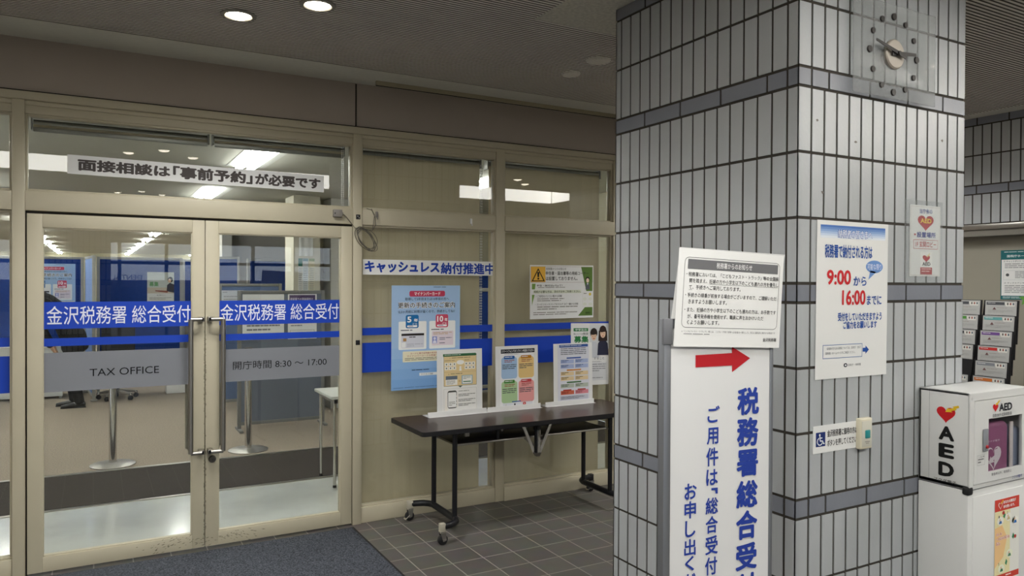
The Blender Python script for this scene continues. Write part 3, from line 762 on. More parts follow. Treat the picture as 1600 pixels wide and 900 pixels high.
for px_, sgn, nm in ((2.013, -1, 0), (3.24, 1, 1)):
    mb = MB(); zc = .112
    ya, yb_ = 4.300, 4.660
    path = [(px_ + sgn * .125, 4.205, zc), (px_ + sgn * .085, 4.213, zc), (px_ + sgn * .045, 4.232, zc), (px_ + sgn * .015, 4.262, zc), (px_, 4.30, zc), (px_, 4.48, zc), (px_, 4.655, zc), (px_ + sgn * .015, 4.692, zc), (px_ + sgn * .045, 4.720, zc), (px_ + sgn * .085, 4.736, zc), (px_ + sgn * .125, 4.742, zc)]
    # flat oval bar
    ring = []
    for a, b in zip(path, path[1:]):
        pass
    mb.tube(path, .021, BLACK, 10)
    base = obj('base_bar', mb, th)
    for y in (4.315, 4.648):
        mb = MB(); mb.tube([(px_, y, zc), (px_, y, .672)], .0165, BLACK, 16); mb.box((px_ - .04, y - .022, .655), (px_ + .04, y + .022, .671), BLACK, .003); obj('leg', mb, th)
    for y in (4.205, 4.742):
        x = px_ + sgn * .135
        mb = MB(); mb.box((x - .018, y - .018, .085), (x + .018, y + .018, .135), mat('ivory_cap', '#b9b3a2', .5) if sgn < 0 else BLACK, .005)
        fork = .02 if y < 4.5 else -.02
        for s_ in (-.014, .014): mb.prism([(x - .018, y + s_ - .001, .08), (x + .02, y + s_ - .001, .08), (x + .018 + fork * .3, y + s_ - .001, .028), (x - .004 + fork * .3, y + s_ - .001, .022)], (0, .002, 0), CHROME)
        mb.box((x - .019, y - .016, .076), (x + .021, y + .016, .086), CHROME, .002)
        if y > 4.5: mb.box((x - .05, y - .018, .042), (x - .008, y + .018, .049), CHROME, .002, mtx=Matrix.Translation((x, y, .045)) @ Matrix.Rotation(-.7, 4, 'Y') @ Matrix.Translation((-x, -y, -.045)))
        cst = obj('castor', mb, th)
        mb = MB(); mb.lathe([(.0, -.011), (.024, -.011), (.0315, -.008), (.0315, .008), (.024, .011), (0, .011)], (x + fork * .15, y, .0318), mat('black_rubber', '#141416', .6), 24, axis=(0, 1, 0)); obj('wheel', mb, cst)
mb = MB(); SH = mat('dark_shelf_board', '#2b2422', .45)
mb.box((2.035, 4.345, .572), (3.218, 4.62, .580), SH, .002); sh = obj('under_shelf', mb, th)
mb = MB()
for y in (4.338, 4.625): mb.tube([(2.02, y, .574), (3.235, y, .574)], .0075, STEEL, 10)
for x in (2.03, 3.223): mb.tube([(x, 4.315, .574), (x, 4.648, .574)], .006, STEEL, 10)
obj('shelf_rail', mb, sh)
mb = MB(); hx, hy = 2.612, 4.29
mb.box((hx - .018, hy - .012, .47), (hx - .006, hy + .012, .672), BLACK, .002); mb.box((hx - .008, hy - .014, .475), (hx + .018, hy - .006, .63), CHROME, .002); mb.box((hx - .02, hy - .012, .625), (hx + .02, hy + .02, .672), BLACK, .004)
mb.prism([(hx - .012, hy - .016, .452), (hx + .012, hy - .016, .452), (hx + .024, hy - .016, .475), (hx - .024, hy - .016, .475)], (0, .03, 0), mat('cast_bracket', '#67625c', .4, metal=.8))
for sx in (-1, 1):
    mb.prism([(hx + sx * .112 - .011, hy, .672), (hx + sx * .112 + .011, hy, .672), (hx + sx * .02 + .011, hy, .47), (hx + sx * .02 - .011, hy, .47)], (0, .004, 0), CHROME)
    mb.prism([(hx + sx * .02, hy + .01, .52), (hx + sx * .08, hy + .01, .57), (hx + sx * .08, hy + .01, .585), (hx + sx * .02, hy + .01, .54)], (0, .05, 0), STEEL)
obj('folding_latch', mb, th)
mb = MB(); mb.box((2.06, 4.26, .64), (2.09, 4.28, .672), STEEL, .002); mb.box((2.30, 4.28, .6), (2.315, 4.30, .672), BLACK); mb.box((2.32, 4.262, .65), (2.335, 4.28, .672), STEEL); obj('top_catch', mb, th)
mb = MB(); mb.tube([(2.035, 4.30, .66), (3.22, 4.30, .66)], .011, BLACK, 10); mb.tube([(2.035, 4.65, .66), (3.22, 4.65, .66)], .011, BLACK, 10); obj('top_rail', mb, th)

# ---- three white sign stands with sheets on the table
def stand(xa, xb, yf, sx0, sx1, zt, label, draw):
    th = thing('sign_stand', ((xa + xb) / 2, yf + .07, .7005), label, 'sign stand', 'white sign stands on the table')
    WP = mat('white_plastic', '#e8e8e6', .4, spec=.4)
    mb = MB(); mb.box((xa, yf - .012, .7005), (xb, yf + .11, .7035), WP, .001); mb.box((xa - .006, yf, .7035), (xb - .008, yf + .004, .736), WP, .001); obj('base', mb, th)
    mb = MB(); ys = yf + .022
    mb.prism([(sx0, ys, .7035), (sx1, ys, .7035), (sx1, ys + .012, zt), (sx0, ys + .012, zt)], (0, .003, 0), WP); bd = obj('back_board', mb, th)
    off = .0006
    s = Sheet((sx0, ys + .012 - off, zt), (sx1, ys + .012 - off, zt), (sx0, ys - off, .7035), parent=bd, make=False)
    draw(s); s.done()
def Tx(x, y): return on(x, 450, 1, y).x
def draw1(s):
    s.rect(.11, .06, .88, .985, '#efeeea', .6, 'printed_sheet')
    s.rect(.145, .09, .87, .56, '#e6cf9b', 1, 'cream_panel'); s.frame(.145, .09, .87, .56, .002, '#5f5743', 2, 'ruled_border')
    s.poly([(.13, .065), (.13, .105), (.85, .105), (.88, .085), (.85, .065)], '#2f6b45', 2, 'green_heading'); s.bars(.16, .078, .82, .096, 1, '#dfe9df', 3)
    s.text('１．', .27, .125, .31, .14, '#4c4433', 0, 3); s.bars(.32, .125, .80, .142, 1, '#4c4433', 3)
    for u0, u1 in ((.16, .42), (.60, .84)):
        s.bars(u0, .165, u1, .18, 1, '#7d6d4a', 3)
        for i in range(3):
            for j in range(2):
                w = (u1 - u0) / 3; s.rect(u0 + w * i + .005, .20 + .06 * j, u0 + w * (i + 1) - .005, .25 + .06 * j, '#f3f1ea', 2, 'icon_box'); s.oval(u0 + w * (i + .5), .225 + .06 * j, .015, .012, '#6b6b60', 3, 'icon_box', 10)
    s.oval(.51, .20, .085, .035, '#f6f4ee', 2, 'speech_bubble'); s.oval(.51, .275, .022, .016, '#f6f4ee', 2, 'speech_bubble'); s.poly([(.49, .29), (.485, .33), (.535, .33), (.53, .29)], '#f6f4ee', 2, 'speech_bubble')
    s.rect(.145, .345, .87, .35, '#cbb27c', 2, 'ruled_border'); s.text('２．', .24, .368, .28, .385, '#4c4433', 0, 3); s.bars(.29, .37, .76, .388, 1, '#4c4433', 3)
    s.rect(.185, .405, .44, .545, '#f3f1ea', 2, 'form_picture'); s.rect(.185, .405, .44, .46, '#66727f', 3, 'form_picture'); s.bars(.20, .475, .40, .54, 4, '#9a9a92', 3)
    s.text('＝', .47, .475, .51, .50, '#b2884a', .01, 3); s.rect(.535, .405, .78, .54, '#8fb2c4', 2, 'form_picture'); s.rect(.555, .415, .76, .53, '#f3f1ea', 3, 'form_picture'); s.bars(.57, .425, .74, .47, 3, '#8a8f8a', 4); s.rect(.57, .495, .74, .51, '#3c7d55', 4, 'form_picture')
    s.poly([(.455, .562), (.505, .59), (.555, .562)], '#5b6f60', 2, 'down_arrow')
    s.frame(.145, .60, .87, .975, .0012, '#a9a9a4', 1, 'ruled_border')
    s.rect(.225, .63, .425, .90, '#44453f', 2, 'phone_picture', r=.014); s.rect(.235, .655, .415, .885, '#f5f5f2', 3, 'phone_picture', r=.006); s.bars(.25, .80, .40, .87, 3, '#9a9a92', 4)
    for j in range(4): s.oval(.435, .72 + .05 * j, .02, .02, '#f1ece4', 3.5, 'phone_picture', 12); s.frame(.0, 0, 0.001, .001, .0001, '#9a9a92')
    s.poly([(.15, .975), (.17, .75), (.21, .69), (.225, .70), (.21, .80), (.235, .975)], '#f1ece4', 1.5, 'phone_picture')
    for v in (.64, .69, .77, .84): s.bars(.46, v, .84, v + (.018 if v < .66 else .045), 1 if v < .66 else 2, '#70706a', 3)
    s.bars(.42, .955, .62, .965, 1, '#55554f', 3)
def draw2(s):
    s.rect(.10, .05, .90, .985, '#efeff0', .6, 'printed_sheet')
    s.rect(.12, .05, .92, .115, '#23252c', 1, 'black_heading'); s.text('スマートフォンでオンライン申請をする方へ', .135, .06, .905, .103, '#f2f2f2', .01, 3); s.bars(.20, .128, .86, .14, 1, '#777777')
    for u0, v0, c, h in ((.13, .16, '#a9c6e4', '#2e63a8'), (.53, .16, '#e9c886', '#c08022'), (.13, .54, '#b4d2a0', '#4b8a3c'), (.53, .54, '#eea5a2', '#cf4d52')):
        s.rect(u0, v0 + .015, u0 + .37, v0 + .355, c, 1, 'coloured_panel', r=.02); s.rect(u0 + .06, v0 - .005, u0 + .31, v0 + .045, h, 2, 'panel_heading', r=.006); s.bars(u0 + .08, v0 + .01, u0 + .29, v0 + .033, 1, '#f4f4f4', 4)
        s.bars(u0 + .07, v0 + .06, u0 + .32, v0 + .11, 2, '#a03c34', 3); s.bars(u0 + .02, v0 + .13, u0 + .35, v0 + .215, 3, '#4a4f58', 3)
    s.rect(.16, .88, .86, .975, '#e2e5ea', 1, 'footer_box', r=.005); s.rect(.37, .872, .58, .888, '#3f66a8', 2, 'footer_box')
    s.oval(.23, .93, .022, .02, '#d8d8d8', 2, 'footer_box'); s.rect(.42, .91, .455, .95, '#1d1d1f', 2, 'footer_box', r=.003); s.rect(.63, .90, .70, .94, '#d33a35', 2, 'footer_box', r=.006); s.poly([(.655, .91), (.655, .93), (.68, .92)], '#ffffff', 3, 'footer_box')
    s.rect(.19, .965, .55, .98, '#4c7ec4', 2, 'footer_box')
def draw3(s):
    s.rect(.10, .02, .91, .985, '#dcdde6', .6, 'printed_sheet')
    s.rect(.145, .02, .885, .065, '#3d5c9a', 1, 'blue_heading'); s.bars(.17, .033, .86, .054, 1, '#dfe4ef', 3)
    s.bars(.18, .08, .84, .20, 4, '#70747f', 3, ragged=False)
    for v, h, c, n in ((.23, '#2f58a6', '#aab8dc', 2), (.43, '#d78a2e', '#e6cfa4', 2), (.63, '#3f6f38', '#b9c2b4', 1)):
        s.rect(.33, v, .70, v + .022, h, 2, 'section_heading')
        for r in range(n):
            for u in (.175, .545):
                s.rect(u, v + .035 + .08 * r, u + .34, v + .10 + .08 * r, c, 1, 'coloured_row'); s.bars(u + .015, v + .045 + .08 * r, u + .21, v + .09 + .08 * r, 2, '#3c4a7a' if v < .4 else '#6b5a3a' if v < .6 else '#3c4a3c', 3)
    for u, c in ((.175, '#cf6a4f'), (.545, '#dd8c97')):
        s.rect(u, .775, u + .34, .84, c, 1, 'coloured_row'); s.rect(u + .06, .757, u + .27, .778, '#b0382f', 2, 'section_heading'); s.bars(u + .015, .79, u + .21, .83, 2, '#6f2a22', 3)
    s.rect(.16, .86, .875, .93, '#c6c8d4', 1, 'coloured_row'); s.bars(.18, .872, .78, .92, 3, '#70747f', 3); s.bars(.42, .95, .60, .962, 1, '#55555f', 3)
ys = 4.70
for xa, xb, a, b, yt, lab, dr in (((Tx(671, 4.66), Tx(768, 4.66), 683.3, 753.8, 546, 'white sign stand with a cream sheet and phone drawing, left end of the table', draw1)),
                                  ((Tx(764.4, 4.66), Tx(852, 4.66), 775, 841, 540.5, 'white sign stand with four coloured panels under a black heading, mid table', draw2)),
                                  ((Tx(855, 4.66), Tx(935, 4.66), 865.5, 926, 536.5, 'white sign stand with a lilac sheet of small coloured rows, nearest the pillar', draw3))):
    z = on((a + b) / 2, yt, 1, ys - .016).z
    xb -= .024
    stand(xa, xb, 4.664, on(a, 590, 1, ys - .012).x, on(b, 590, 1, ys - .012).x, z, lab, dr)
# ================================================================== ceiling fittings of the lobby
LAMP = mat('lamp_glow', '#fff3df', .5, emit=14.0)
RING = mat('lamp_ring', '#8b887f', .5)
proto = None
spots = []
for cx in (.63, 4.75, -3.4):  # cluster hidden behind the pillar is added to brighten the partition
    for cy in (3.90, 1.43, -2.55):
        spots += [(cx, cy), (cx - .305, cy - .335), (cx + .305, cy - .335)]
def downlight(x, y):
    th = thing('downlight', (0, 0, 0), None, None)
    mb = MB(); mb.lathe([(.062, .02), (.062, -.002), (.066, -.006), (.084, -.004), (.086, .003), (.074, .008)], (0, 0, 0), RING, 40); obj('trim_ring', mb, th, local=True)
    mb = MB(); mb.lathe([(0, -.018), (.02, -.017), (.042, -.010), (.061, .006)], (0, 0, 0), LAMP, 32); obj('lamp_lens', mb, th, local=True)
    return th
for i, (x, y) in enumerate(spots):
    o = downlight(x, y) if i == 0 else copy_tree(proto)
    if i == 0: proto = o
    o.location = (x, y, CEIL - .003)
    lab = {0: 'round ceiling downlight above the double doors, the lower of the two lit ones', 2: 'round ceiling downlight touching the top edge of the photo'}.get(i, 'round lobby downlight out of view')
    tag(o, lab, 'ceiling light', 'round downlights in the lobby ceiling')
    ld = bpy.data.lights.new('downlight_lamp', 'SPOT'); ld.energy = DOWNLIGHT_W * 4; ld.shadow_soft_size = .06; ld.spot_size = math.radians(150); ld.spot_blend = .8; ld.color = (1, .995, .975)
    lo = bpy.data.objects.new('downlight_lamp', ld); lo.location = (x, y, CEIL - .035); COL.objects.link(lo)
for x, y, r, lab in ((2.613, 3.617, .075, 'flat round grey speaker disc on the ceiling, nearer the camera'), (2.632, 3.937, .06, 'small round white detector disc on the ceiling, nearer the glass partition')):
    mb = MB(); mb.lathe([(0, -.012), (r * .6, -.012), (r * .9, -.008), (r, 0), (r, .004)], (x, y, CEIL - .002), mat('ceiling_disc', '#dcd9d0' if r > .07 else '#e0e0dc', .6, noise=.1, nscale=80), 36)
    obj('ceiling_speaker' if r > .07 else 'smoke_detector', mb, label=lab, cat='ceiling fitting')
mb = MB(); mb.box((1.62, 4.705, CEIL - .03), (6.0, 4.728, CEIL - .001), mat('beige_rail', '#a89f86', .5), .003); mb.box((1.62, 4.712, CEIL - .034), (6.0, 4.721, CEIL - .028), GASKET)
tag(obj('ceiling_rail', mb), 'long beige rail fixed to the ceiling along the header board', 'rail')

# ================================================================== on the pillar
PF = PY - .0012
# ---- clock: clear acrylic square on stand-offs
cc = R(1394, 86, .03); 
th = thing('wall_clock', (cc.x, PY, 2.335), 'square clear acrylic wall clock with black dots high on the tiled pillar', 'clock')
ACR = clear_mat('clear_acrylic', (.9, .91, .91, 1), ior=1.12, haze=.26, hazecol='#e2e3e3', rough=.12)
xa, xb = 2.458, 2.965; yc = PY - .034
mb = MB(); mb.box((xa, yc, 2.338), (xb, yc + .006, 2.70), ACR, .001); pl_ = obj('acrylic_plate', mb, th)
mb = MB()
mb.tube([(cc.x, PY, cc.z), (cc.x, yc + .004, cc.z)], .03, mat('clock_case', '#9a938a', .5), 32); obj('stand_off', mb, th)
DARK = mat('dark_bronze', '#2a2624', .45, metal=.3)
mb = MB(); mb.lathe([(0, -.012), (.052, -.012), (.057, -.008), (.057, .0)], (cc.x, yc, cc.z), mat('champagne_metal', '#a59d92', .45, metal=.25), 40, axis=(0, 1, 0)); obj('hub_disc', mb, th)
for k in range(12):
    a = k * PI / 6; r = .145; big = k % 3 == 0
    mb = MB(); mb.lathe([(0, -.006), (.0125 if big else .0106, -.006), (.0138 if big else .0116, -.003), (.0138 if big else .0116, 0)], (cc.x + r * math.sin(a), yc, cc.z + r * math.cos(a)), DARK, 20, axis=(0, 1, 0)); obj('hour_dot', mb, th)
def hand(ang, L, tail, w, y, nm):
    d = Vector((math.sin(ang), 0, math.cos(ang))); n = Vector((d.z, 0, -d.x)); c = Vector((cc.x, y, cc.z))
    mb = MB(); mb.prism([c - d * tail - n * w, c - d * tail + n * w, c + d * L + n * w * .6, c + d * L - n * w * .6], (0, .003, 0), DARK); obj(nm, mb, th)
hand(math.radians(84.5), .116, .032, .009, yc - .020, 'hour_hand')
hand(math.radians(283), .140, .046, .0075, yc - .026, 'minute_hand')
mb = MB(); mb.lathe([(0, -.03), (.008, -.03), (.008, -.010)], (cc.x, yc, cc.z), DARK, 16, axis=(0, 1, 0)); obj('hand_pin', mb, th)

# ---- 9:00 - 16:00 poster
TL, TR, BL = R(1277, 343, .0035), R(1388, 351, .0035), R(1273.5, 594, .0035)
s = Sheet(TL, TR, BL, name='hours_poster', label='tall white poster with red 9:00 and 16:00 on the tiled pillar', cat='poster')
for j, c in enumerate(('#4f78bd', '#6f92cb', '#8eabd8', '#aec4e4', '#cddaee', '#e3e9f2')): s.rect(.045, .028 + .0135 * j, .955, .042 + .0135 * j, c, 1, 'blue_heading')
s.text('納税者の皆さまへ', .275, .048, .765, .108, '#3d62b4', .05, 2); s.text('納税者の皆さまへ', .28, .052, .76, .104, '#f5f7fc', .008, 3)
s.text('税務署で納付される方は', .105, .148, .765, .235, '#27519f', .025)
s.text('9:00', .135, .31, .465, .405, '#c8262c', .03); s.text('から', .50, .35, .685, .41, '#27519f', .02)
s.oval(.80, .285, .125, .042, '#6c93cf', 1, 'speech_bubble'); s.poly([(.74, .31), (.715, .37), (.83, .318)], '#6c93cf', 1, 'speech_bubble'); s.text('可能な限り', .695, .265, .90, .305, '#f0f4fa', .0, 3)
s.text('16:00', .345, .438, .675, .535, '#c8262c', .03); s.text('までに', .695, .472, .91, .535, '#27519f', .02)
s.text('受付をしていただきますよう', .29, .582, .915, .637, '#27519f', .03); s.text('ご協力をお願いします', .365, .638, .845, .688, '#27519f', .03)
s.frame(.095, .785, .64, .872, .002, '#3f67a8', 1, 'ruled_border'); s.text('各種納付方法の詳細については、国税庁（金沢', .145, .80, .615, .817, '#74767c', 0); s.text('国税局）ホームページをご確認ください。', .13, .83, .54, .847, '#74767c', 0)
s.poly([(.645, .815), (.645, .84), (.685, .84), (.685, .855), (.735, .828), (.685, .80), (.685, .815)], '#27519f', 2, 'arrow')
s.oval(.405, .920, .026, .013, '#2b2f3a', 2, 'office_mark'); s.oval(.405, .920, .012, .006, '#e8e8e6', 3, 'office_mark'); s.text('国税庁・税務署', .44, .913, .62, .928, '#50535a', 0)
s.done()

# ---- AED location notice in a clear sleeve
a0, a1 = R(1413, 311, .004), R(1471, 443, .004)
th = thing('sleeve_notice', ((a0.x + a1.x) / 2, PY, a1.z), 'small notice with a red heart in a clear plastic sleeve on the pillar', 'notice')
mb = MB(); mb.box((a0.x, PY - .0058, a1.z), (a1.x, PY - .005, a0.z), clear_mat('clear_sleeve', (.96, .97, .97, 1), ior=1.3, haze=.10, hazecol='#ffffff', rough=.15)); obj('clear_sleeve', mb, th)
b0, b1 = R(1421.5, 319, .002), R(1468, 432, .002)
s = Sheet((b0.x, PY - .003, b0.z), (b1.x, PY - .003, b0.z), (b0.x, PY - .003, b1.z), parent=th, make=True, name='paper_sheet')
s.frame(.03, .02, .97, .985, .001, '#b9a49a', 1, 'ruled_border')
s.text('当庁舎の', .30, .05, .72, .115, '#34499c', .01); heart(s, .51, .235, .28, .13, '#b3262d', 1); s.text('AED', .33, .185, .69, .25, '#f2c43a', .03, 3)
s.text('▼', .12, .405, .20, .435, '#b3262d', 0); s.text('設置場所', .22, .375, .84, .455, '#2c3e93', .02)
s.frame(.12, .485, .92, .615, .0018, '#b3262d', 1, 'ruled_border'); s.text('1F 玄関ロビー', .18, .505, .86, .592, '#b3262d', .01)
s.rect(.34, .655, .73, .975, '#f2f0ec', 1, 'red_label'); heart(s, .535, .745, .13, .06, '#b3262d', 2); bolt(s, .60, .70, .05, .03, '#e9d9a0'); s.text('AED', .40, .80, .67, .85, '#262626', .02, 3); s.rect(.34, .875, .73, .975, '#a92730', 2, 'red_label'); s.bars(.38, .89, .70, .955, 2, '#e3b9b4', 3)
for p in s.parts.copy(): pass
s.root = s.root
s.done()

# ---- wheelchair button notice and call button
c0, c1 = R(1270, 667, .003), R(1341, 699, .003)
s = Sheet((2.289, PY - .0025, 1.101), (2.549, PY - .0025, 1.101), (2.289, PY - .0025, 1.000), thick=.002, name='wheelchair_notice', label='white strip with blue wheelchair symbol beside the call button on the pillar', cat='sign', m=mat('white_plastic', '#e8e8e6', .4, spec=.4))
s.rect(.055, .24, .255, .76, '#1c2f6e', 1, 'wheelchair_symbol', r=.002)
s.oval(.135, .335, .016, .042, '#eef0f6', 2, 'wheelchair_symbol')
def stroke(P, w, col='#eef0f6', k=2, part='wheelchair_symbol'):
    for (u0, v0), (u1, v1) in zip(P, P[1:]):
        dx, dy = (u1 - u0) * s.w, (v1 - v0) * s.h; L = math.hypot(dx, dy); nx, ny = -dy / L * w / s.w, dx / L * w / s.h
        s.poly([(u0 + nx, v0 + ny), (u1 + nx, v1 + ny), (u1 - nx, v1 - ny), (u0 - nx, v0 - ny)], col, k, part)
stroke([(.137, .375), (.145, .56), (.195, .56), (.215, .67), (.235, .655)], .0022); stroke([(.142, .45), (.19, .45)], .0018)
stroke([(.12 + 0, .44), (.092, .50), (.082, .585), (.105, .68), (.14, .705), (.175, .68), (.188, .62)], .0019)
s.text('金沢税務署に御用の方は', .295, .19, .955, .45, '#1c1c1e', .012); s.text('ボタンを押してください。', .295, .545, .965, .80, '#1c1c1e', .012)
s.done()
th = thing('call_button', (2.575, PY, .992), 'cream plastic call button with a green push plate on the pillar', 'button')
IV = mat('cream_plastic', '#d6cfb8', .4, spec=.4)
x0, x1 = R(1344.5, 680, .022).x, R(1363, 680, .022).x
mb = MB(); mb.box((x0, PY - .023, .994), (x1, PY + .001, 1.112), IV, .006, 3); cb = obj('housing', mb, th)
mb = MB(); mb.box((x0 + .006, PY - .0245, 1.004), (x1 - .006, PY - .0225, 1.102), mat('pale_plastic', '#cdcabc', .4), .001); fp = obj('face_plate', mb, th)
mb = MB(); mb.box((x0 + .024, PY - .028, 1.036), (x1 - .019, PY - .024, 1.067), mat('teal_button', '#2f8f90', .35), .003); obj('push_button', mb, th)
mb = MB(); mb.box((x0 + .024, PY - .0252, 1.022), (x1 - .019, PY - .0244, 1.0245), mat('grey_plastic', '#85807a', .5)); mb.box((x0 + .029, PY - .0252, 1.016), (x1 - .024, PY - .0244, 1.018), mat('grey_plastic', '#85807a', .5)); obj('small_print', mb, th)
# chips in the tiles
mb = MB(); rnd = random.Random(9)
for px_, py_ in ((1277, 188), (1472, 220), (1337, 222), (1285, 300)):
    c = R(px_, py_, .0006)
    mb.face([(c.x + math.cos(2 * PI * j / 9) * rnd.uniform(.004, .012), c.y, c.z + math.sin(2 * PI * j / 9) * rnd.uniform(.003, .008)) for j in range(9)], mat('tile_chip', '#77706a', .8))
obj('trim_5', mb, kind='structure')

# ================================================================== standing board in front of the pillar
yaw = math.radians(-5)
bx = Vector((math.cos(yaw), math.sin(yaw), 0)); bn = Vector((math.sin(yaw), -math.cos(yaw), 0))      # bn faces the camera
def BP_(x, y, off=0.0):
    p0 = Vector((1.93, 1.68, 0)) + bn * off; q = ray(x, y); return EYE + q * ((p0 - EYE).dot(bn) / q.dot(bn))
PL, PRt = BP_(1036.5, 560), BP_(1207.5, 560); ztop = BP_(1036.5, 499).z
lx = (Vector((PL.x, PL.y, 0)) - Vector((1.93, 1.68, 0))).dot(bx); rx = (Vector((PRt.x, PRt.y, 0)) - Vector((1.93, 1.68, 0))).dot(bx)
o0 = Vector((1.93, 1.68, 0))
th = thing('sign_board', o0 + bx * (lx + rx) / 2, 'tall white standing board with vertical blue lettering and a red arrow', 'sign board')
RB = Matrix.Translation(o0) @ Matrix.Rotation(yaw, 4, 'Z')
def bbox_(mb, a, b, m, bev=0): mb.box((a[0], a[1], a[2]), (b[0], b[1], b[2]), m, bev, mtx=RB)
ALU = mat('grey_aluminium', '#8d8f94', .4, metal=.7)
mb = MB()
for a, b in (((lx, -.004, .10), (lx + .026, .026, ztop)), ((rx - .014, -.004, .10), (rx, .026, ztop)), ((lx + .026, -.004, ztop - .028), (rx - .014, .026, ztop)), ((lx + .026, -.004, .10), (rx - .014, .026, .13))): bbox_(mb, a, b, ALU, .003)
obj('frame', mb, th)
mb = MB(); bbox_(mb, (lx + .010, .0, .11), (rx - .008, .018, ztop - .006), mat('board_white', '#dedede', .4, spec=.4)); bd = obj('face_panel', mb, th)
mb = MB()
for x in (lx + .013, rx - .007): bbox_(mb, (x - .014, -.20, .0), (x + .014, .22, .022), mat('black_enamel', '#16161a', .4), .006); bbox_(mb, (x - .01, .005, .02), (x + .01, .022, .12), ALU)
obj('foot', mb, th)
mb = MB(); bbox_(mb, (lx - .004, -.008, ztop - .075), (lx + .028, .004, ztop + .002), mat('corner_tape', '#6d6e72', .5), .002); obj('corner_clip', mb, th)
fs = Sheet(RB @ Vector((lx, -.0006, ztop)), RB @ Vector((rx, -.0006, ztop)), RB @ Vector((lx, -.0006, .10)), parent=bd, make=False)
def BU(x, y):
    p = BP_(x, y) - fs.o; return p.dot(fs.x) / fs.x.length_squared, p.dot(fs.y) / fs.y.length_squared
def bpoly(P, col, part): fs.poly([BU(*p) for p in P], col, 2, part)
bpoly([(1086.3, 555), (1086.3, 574), (1143.2, 571), (1143.2, 581.5), (1171.5, 559.5), (1143.2, 541.5), (1143.2, 551.5)], '#b51f28', 'arrow')
def vchar(ch, x0, x1, y0, y1, bold, col='#28409a'):
    (u0, v0), (u1, v1) = BU(x0, (y0 + y1) / 2), BU(x1, (y0 + y1) / 2)
    v0, v1 = BU((x0 + x1) / 2, y0)[1], BU((x0 + x1) / 2, y1)[1]
    fs.text(ch, u0, v0, u1, v1, col, bold, 2, 'vertical_lettering')
big = [('税', 605, 648), ('務', 652, 697), ('署', 702, 744), ('総', 750, 793), ('合', 797, 842), ('受', 848, 890), ('付', 895, 938)]
for j, (c, a, b) in enumerate(big): vchar(c, 1151.5 - .5 * j, 1185.5 - .7 * j, a, b, .035)
for c, a, b, x0, x1 in (('ご', 634, 660, 1105, 1124), ('用', 668, 694, 1104, 1122), ('件', 699, 728, 1103, 1122), ('は', 733, 758, 1103, 1121), ('総', 777, 803, 1102, 1121.5), ('合', 806, 833, 1102, 1121), ('受', 837, 866, 1101.5, 1121), ('付', 870, 898, 1101, 1120), ('に', 918, 944, 1100, 1119)): vchar(c, x0, x1, a, b, .02)
bpoly([(1111, 762.5), (1111, 766), (1117, 765.5), (1117.5, 771), (1121, 771), (1121, 761.5)], '#28409a', 'vertical_lettering')
for c, a, b, x0, x1 in (('お', 755, 780, 1069, 1088), ('申', 783, 810, 1069, 1087), ('し', 813, 839, 1070, 1086), ('出', 842, 868, 1068.5, 1086.5), ('く', 869, 892, 1070, 1084), ('だ', 896, 922, 1068, 1086), ('さ', 926, 950, 1068, 1085), ('い', 956, 978, 1068, 1085)): vchar(c, x0, x1, a, b, .02)
fs.done()

# ---- paper notice clipped to the top of the board, on a clear backing
TL, TR, BL = BP_(1061.5, 387, .012), BP_(1225, 400, .012), BP_(1052.5, 541.5, .012)
th2 = thing('paper_notice', (TL + TR) / 2 - Vector((0, 0, .3)), 'white paper notice with grey heading clipped crookedly to the standing board', 'notice')
bk = Sheet(BP_(1063, 386, .007), BP_(1226, 398, .007), BP_(1049, 498, .007), thick=.0015, parent=th2, name='backing_sheet', m=mat('backing_card', '#cfcfcd', .5))
s = Sheet(TL, TR, BL, parent=th2, name='paper_sheet', m=mat('white_paper', '#e4e4e2', .55, spec=.3))
s.frame(.055, .085, .965, .805, .0013, '#4a4a4c', 1, 'ruled_border', r=.016)
s.rect(.085, .105, .945, .205, '#6c6c6e', 1, 'grey_heading'); s.text('税務署からのお知らせ', .345, .125, .685, .185, '#ececec', .008, 3)
tx = '#2f2f31'
for t, u0, v0, u1 in (('・税務署においては、「こどもファスト・トラック」等の全国展', .075, .235, .955), ('開を踏まえ、妊婦の方や小学生以下のこども連れの方を優先し', .105, .300, .955), ('て、手続きへご案内しております。', .105, .367, .585),
                      ('・手続きの順番が前後する場合がございますので、ご理解いただ', .075, .448, .945), ('きますようお願いします。', .105, .515, .46),
                      ('・また、妊婦の方や小学生以下のこども連れの方は、お手数です', .075, .598, .945), ('が、番号発券機を使用せず、職員に声をおかけいただ', .105, .665, .825), ('くようお願いします。', .105, .727, .40)):
    s.text(t, u0, v0, u1, v0 + .045, tx, .004)
s.rect(.29, .350, .955, .3525, tx, 2, 'underline'); s.rect(.105, .417, .135, .4195, tx, 2, 'underline')
s.text('※「こどもファスト・トラック」等とは、こども・子育て世帯への支援の一環として、窓口に優先的に案内する取組です', .06, .832, .95, .853, '#66666a', 0); s.bars(.08, .865, .47, .88, 1, '#77777a')
s.text('金沢税務署', .83, .895, .965, .935, tx, .005)
s.done()

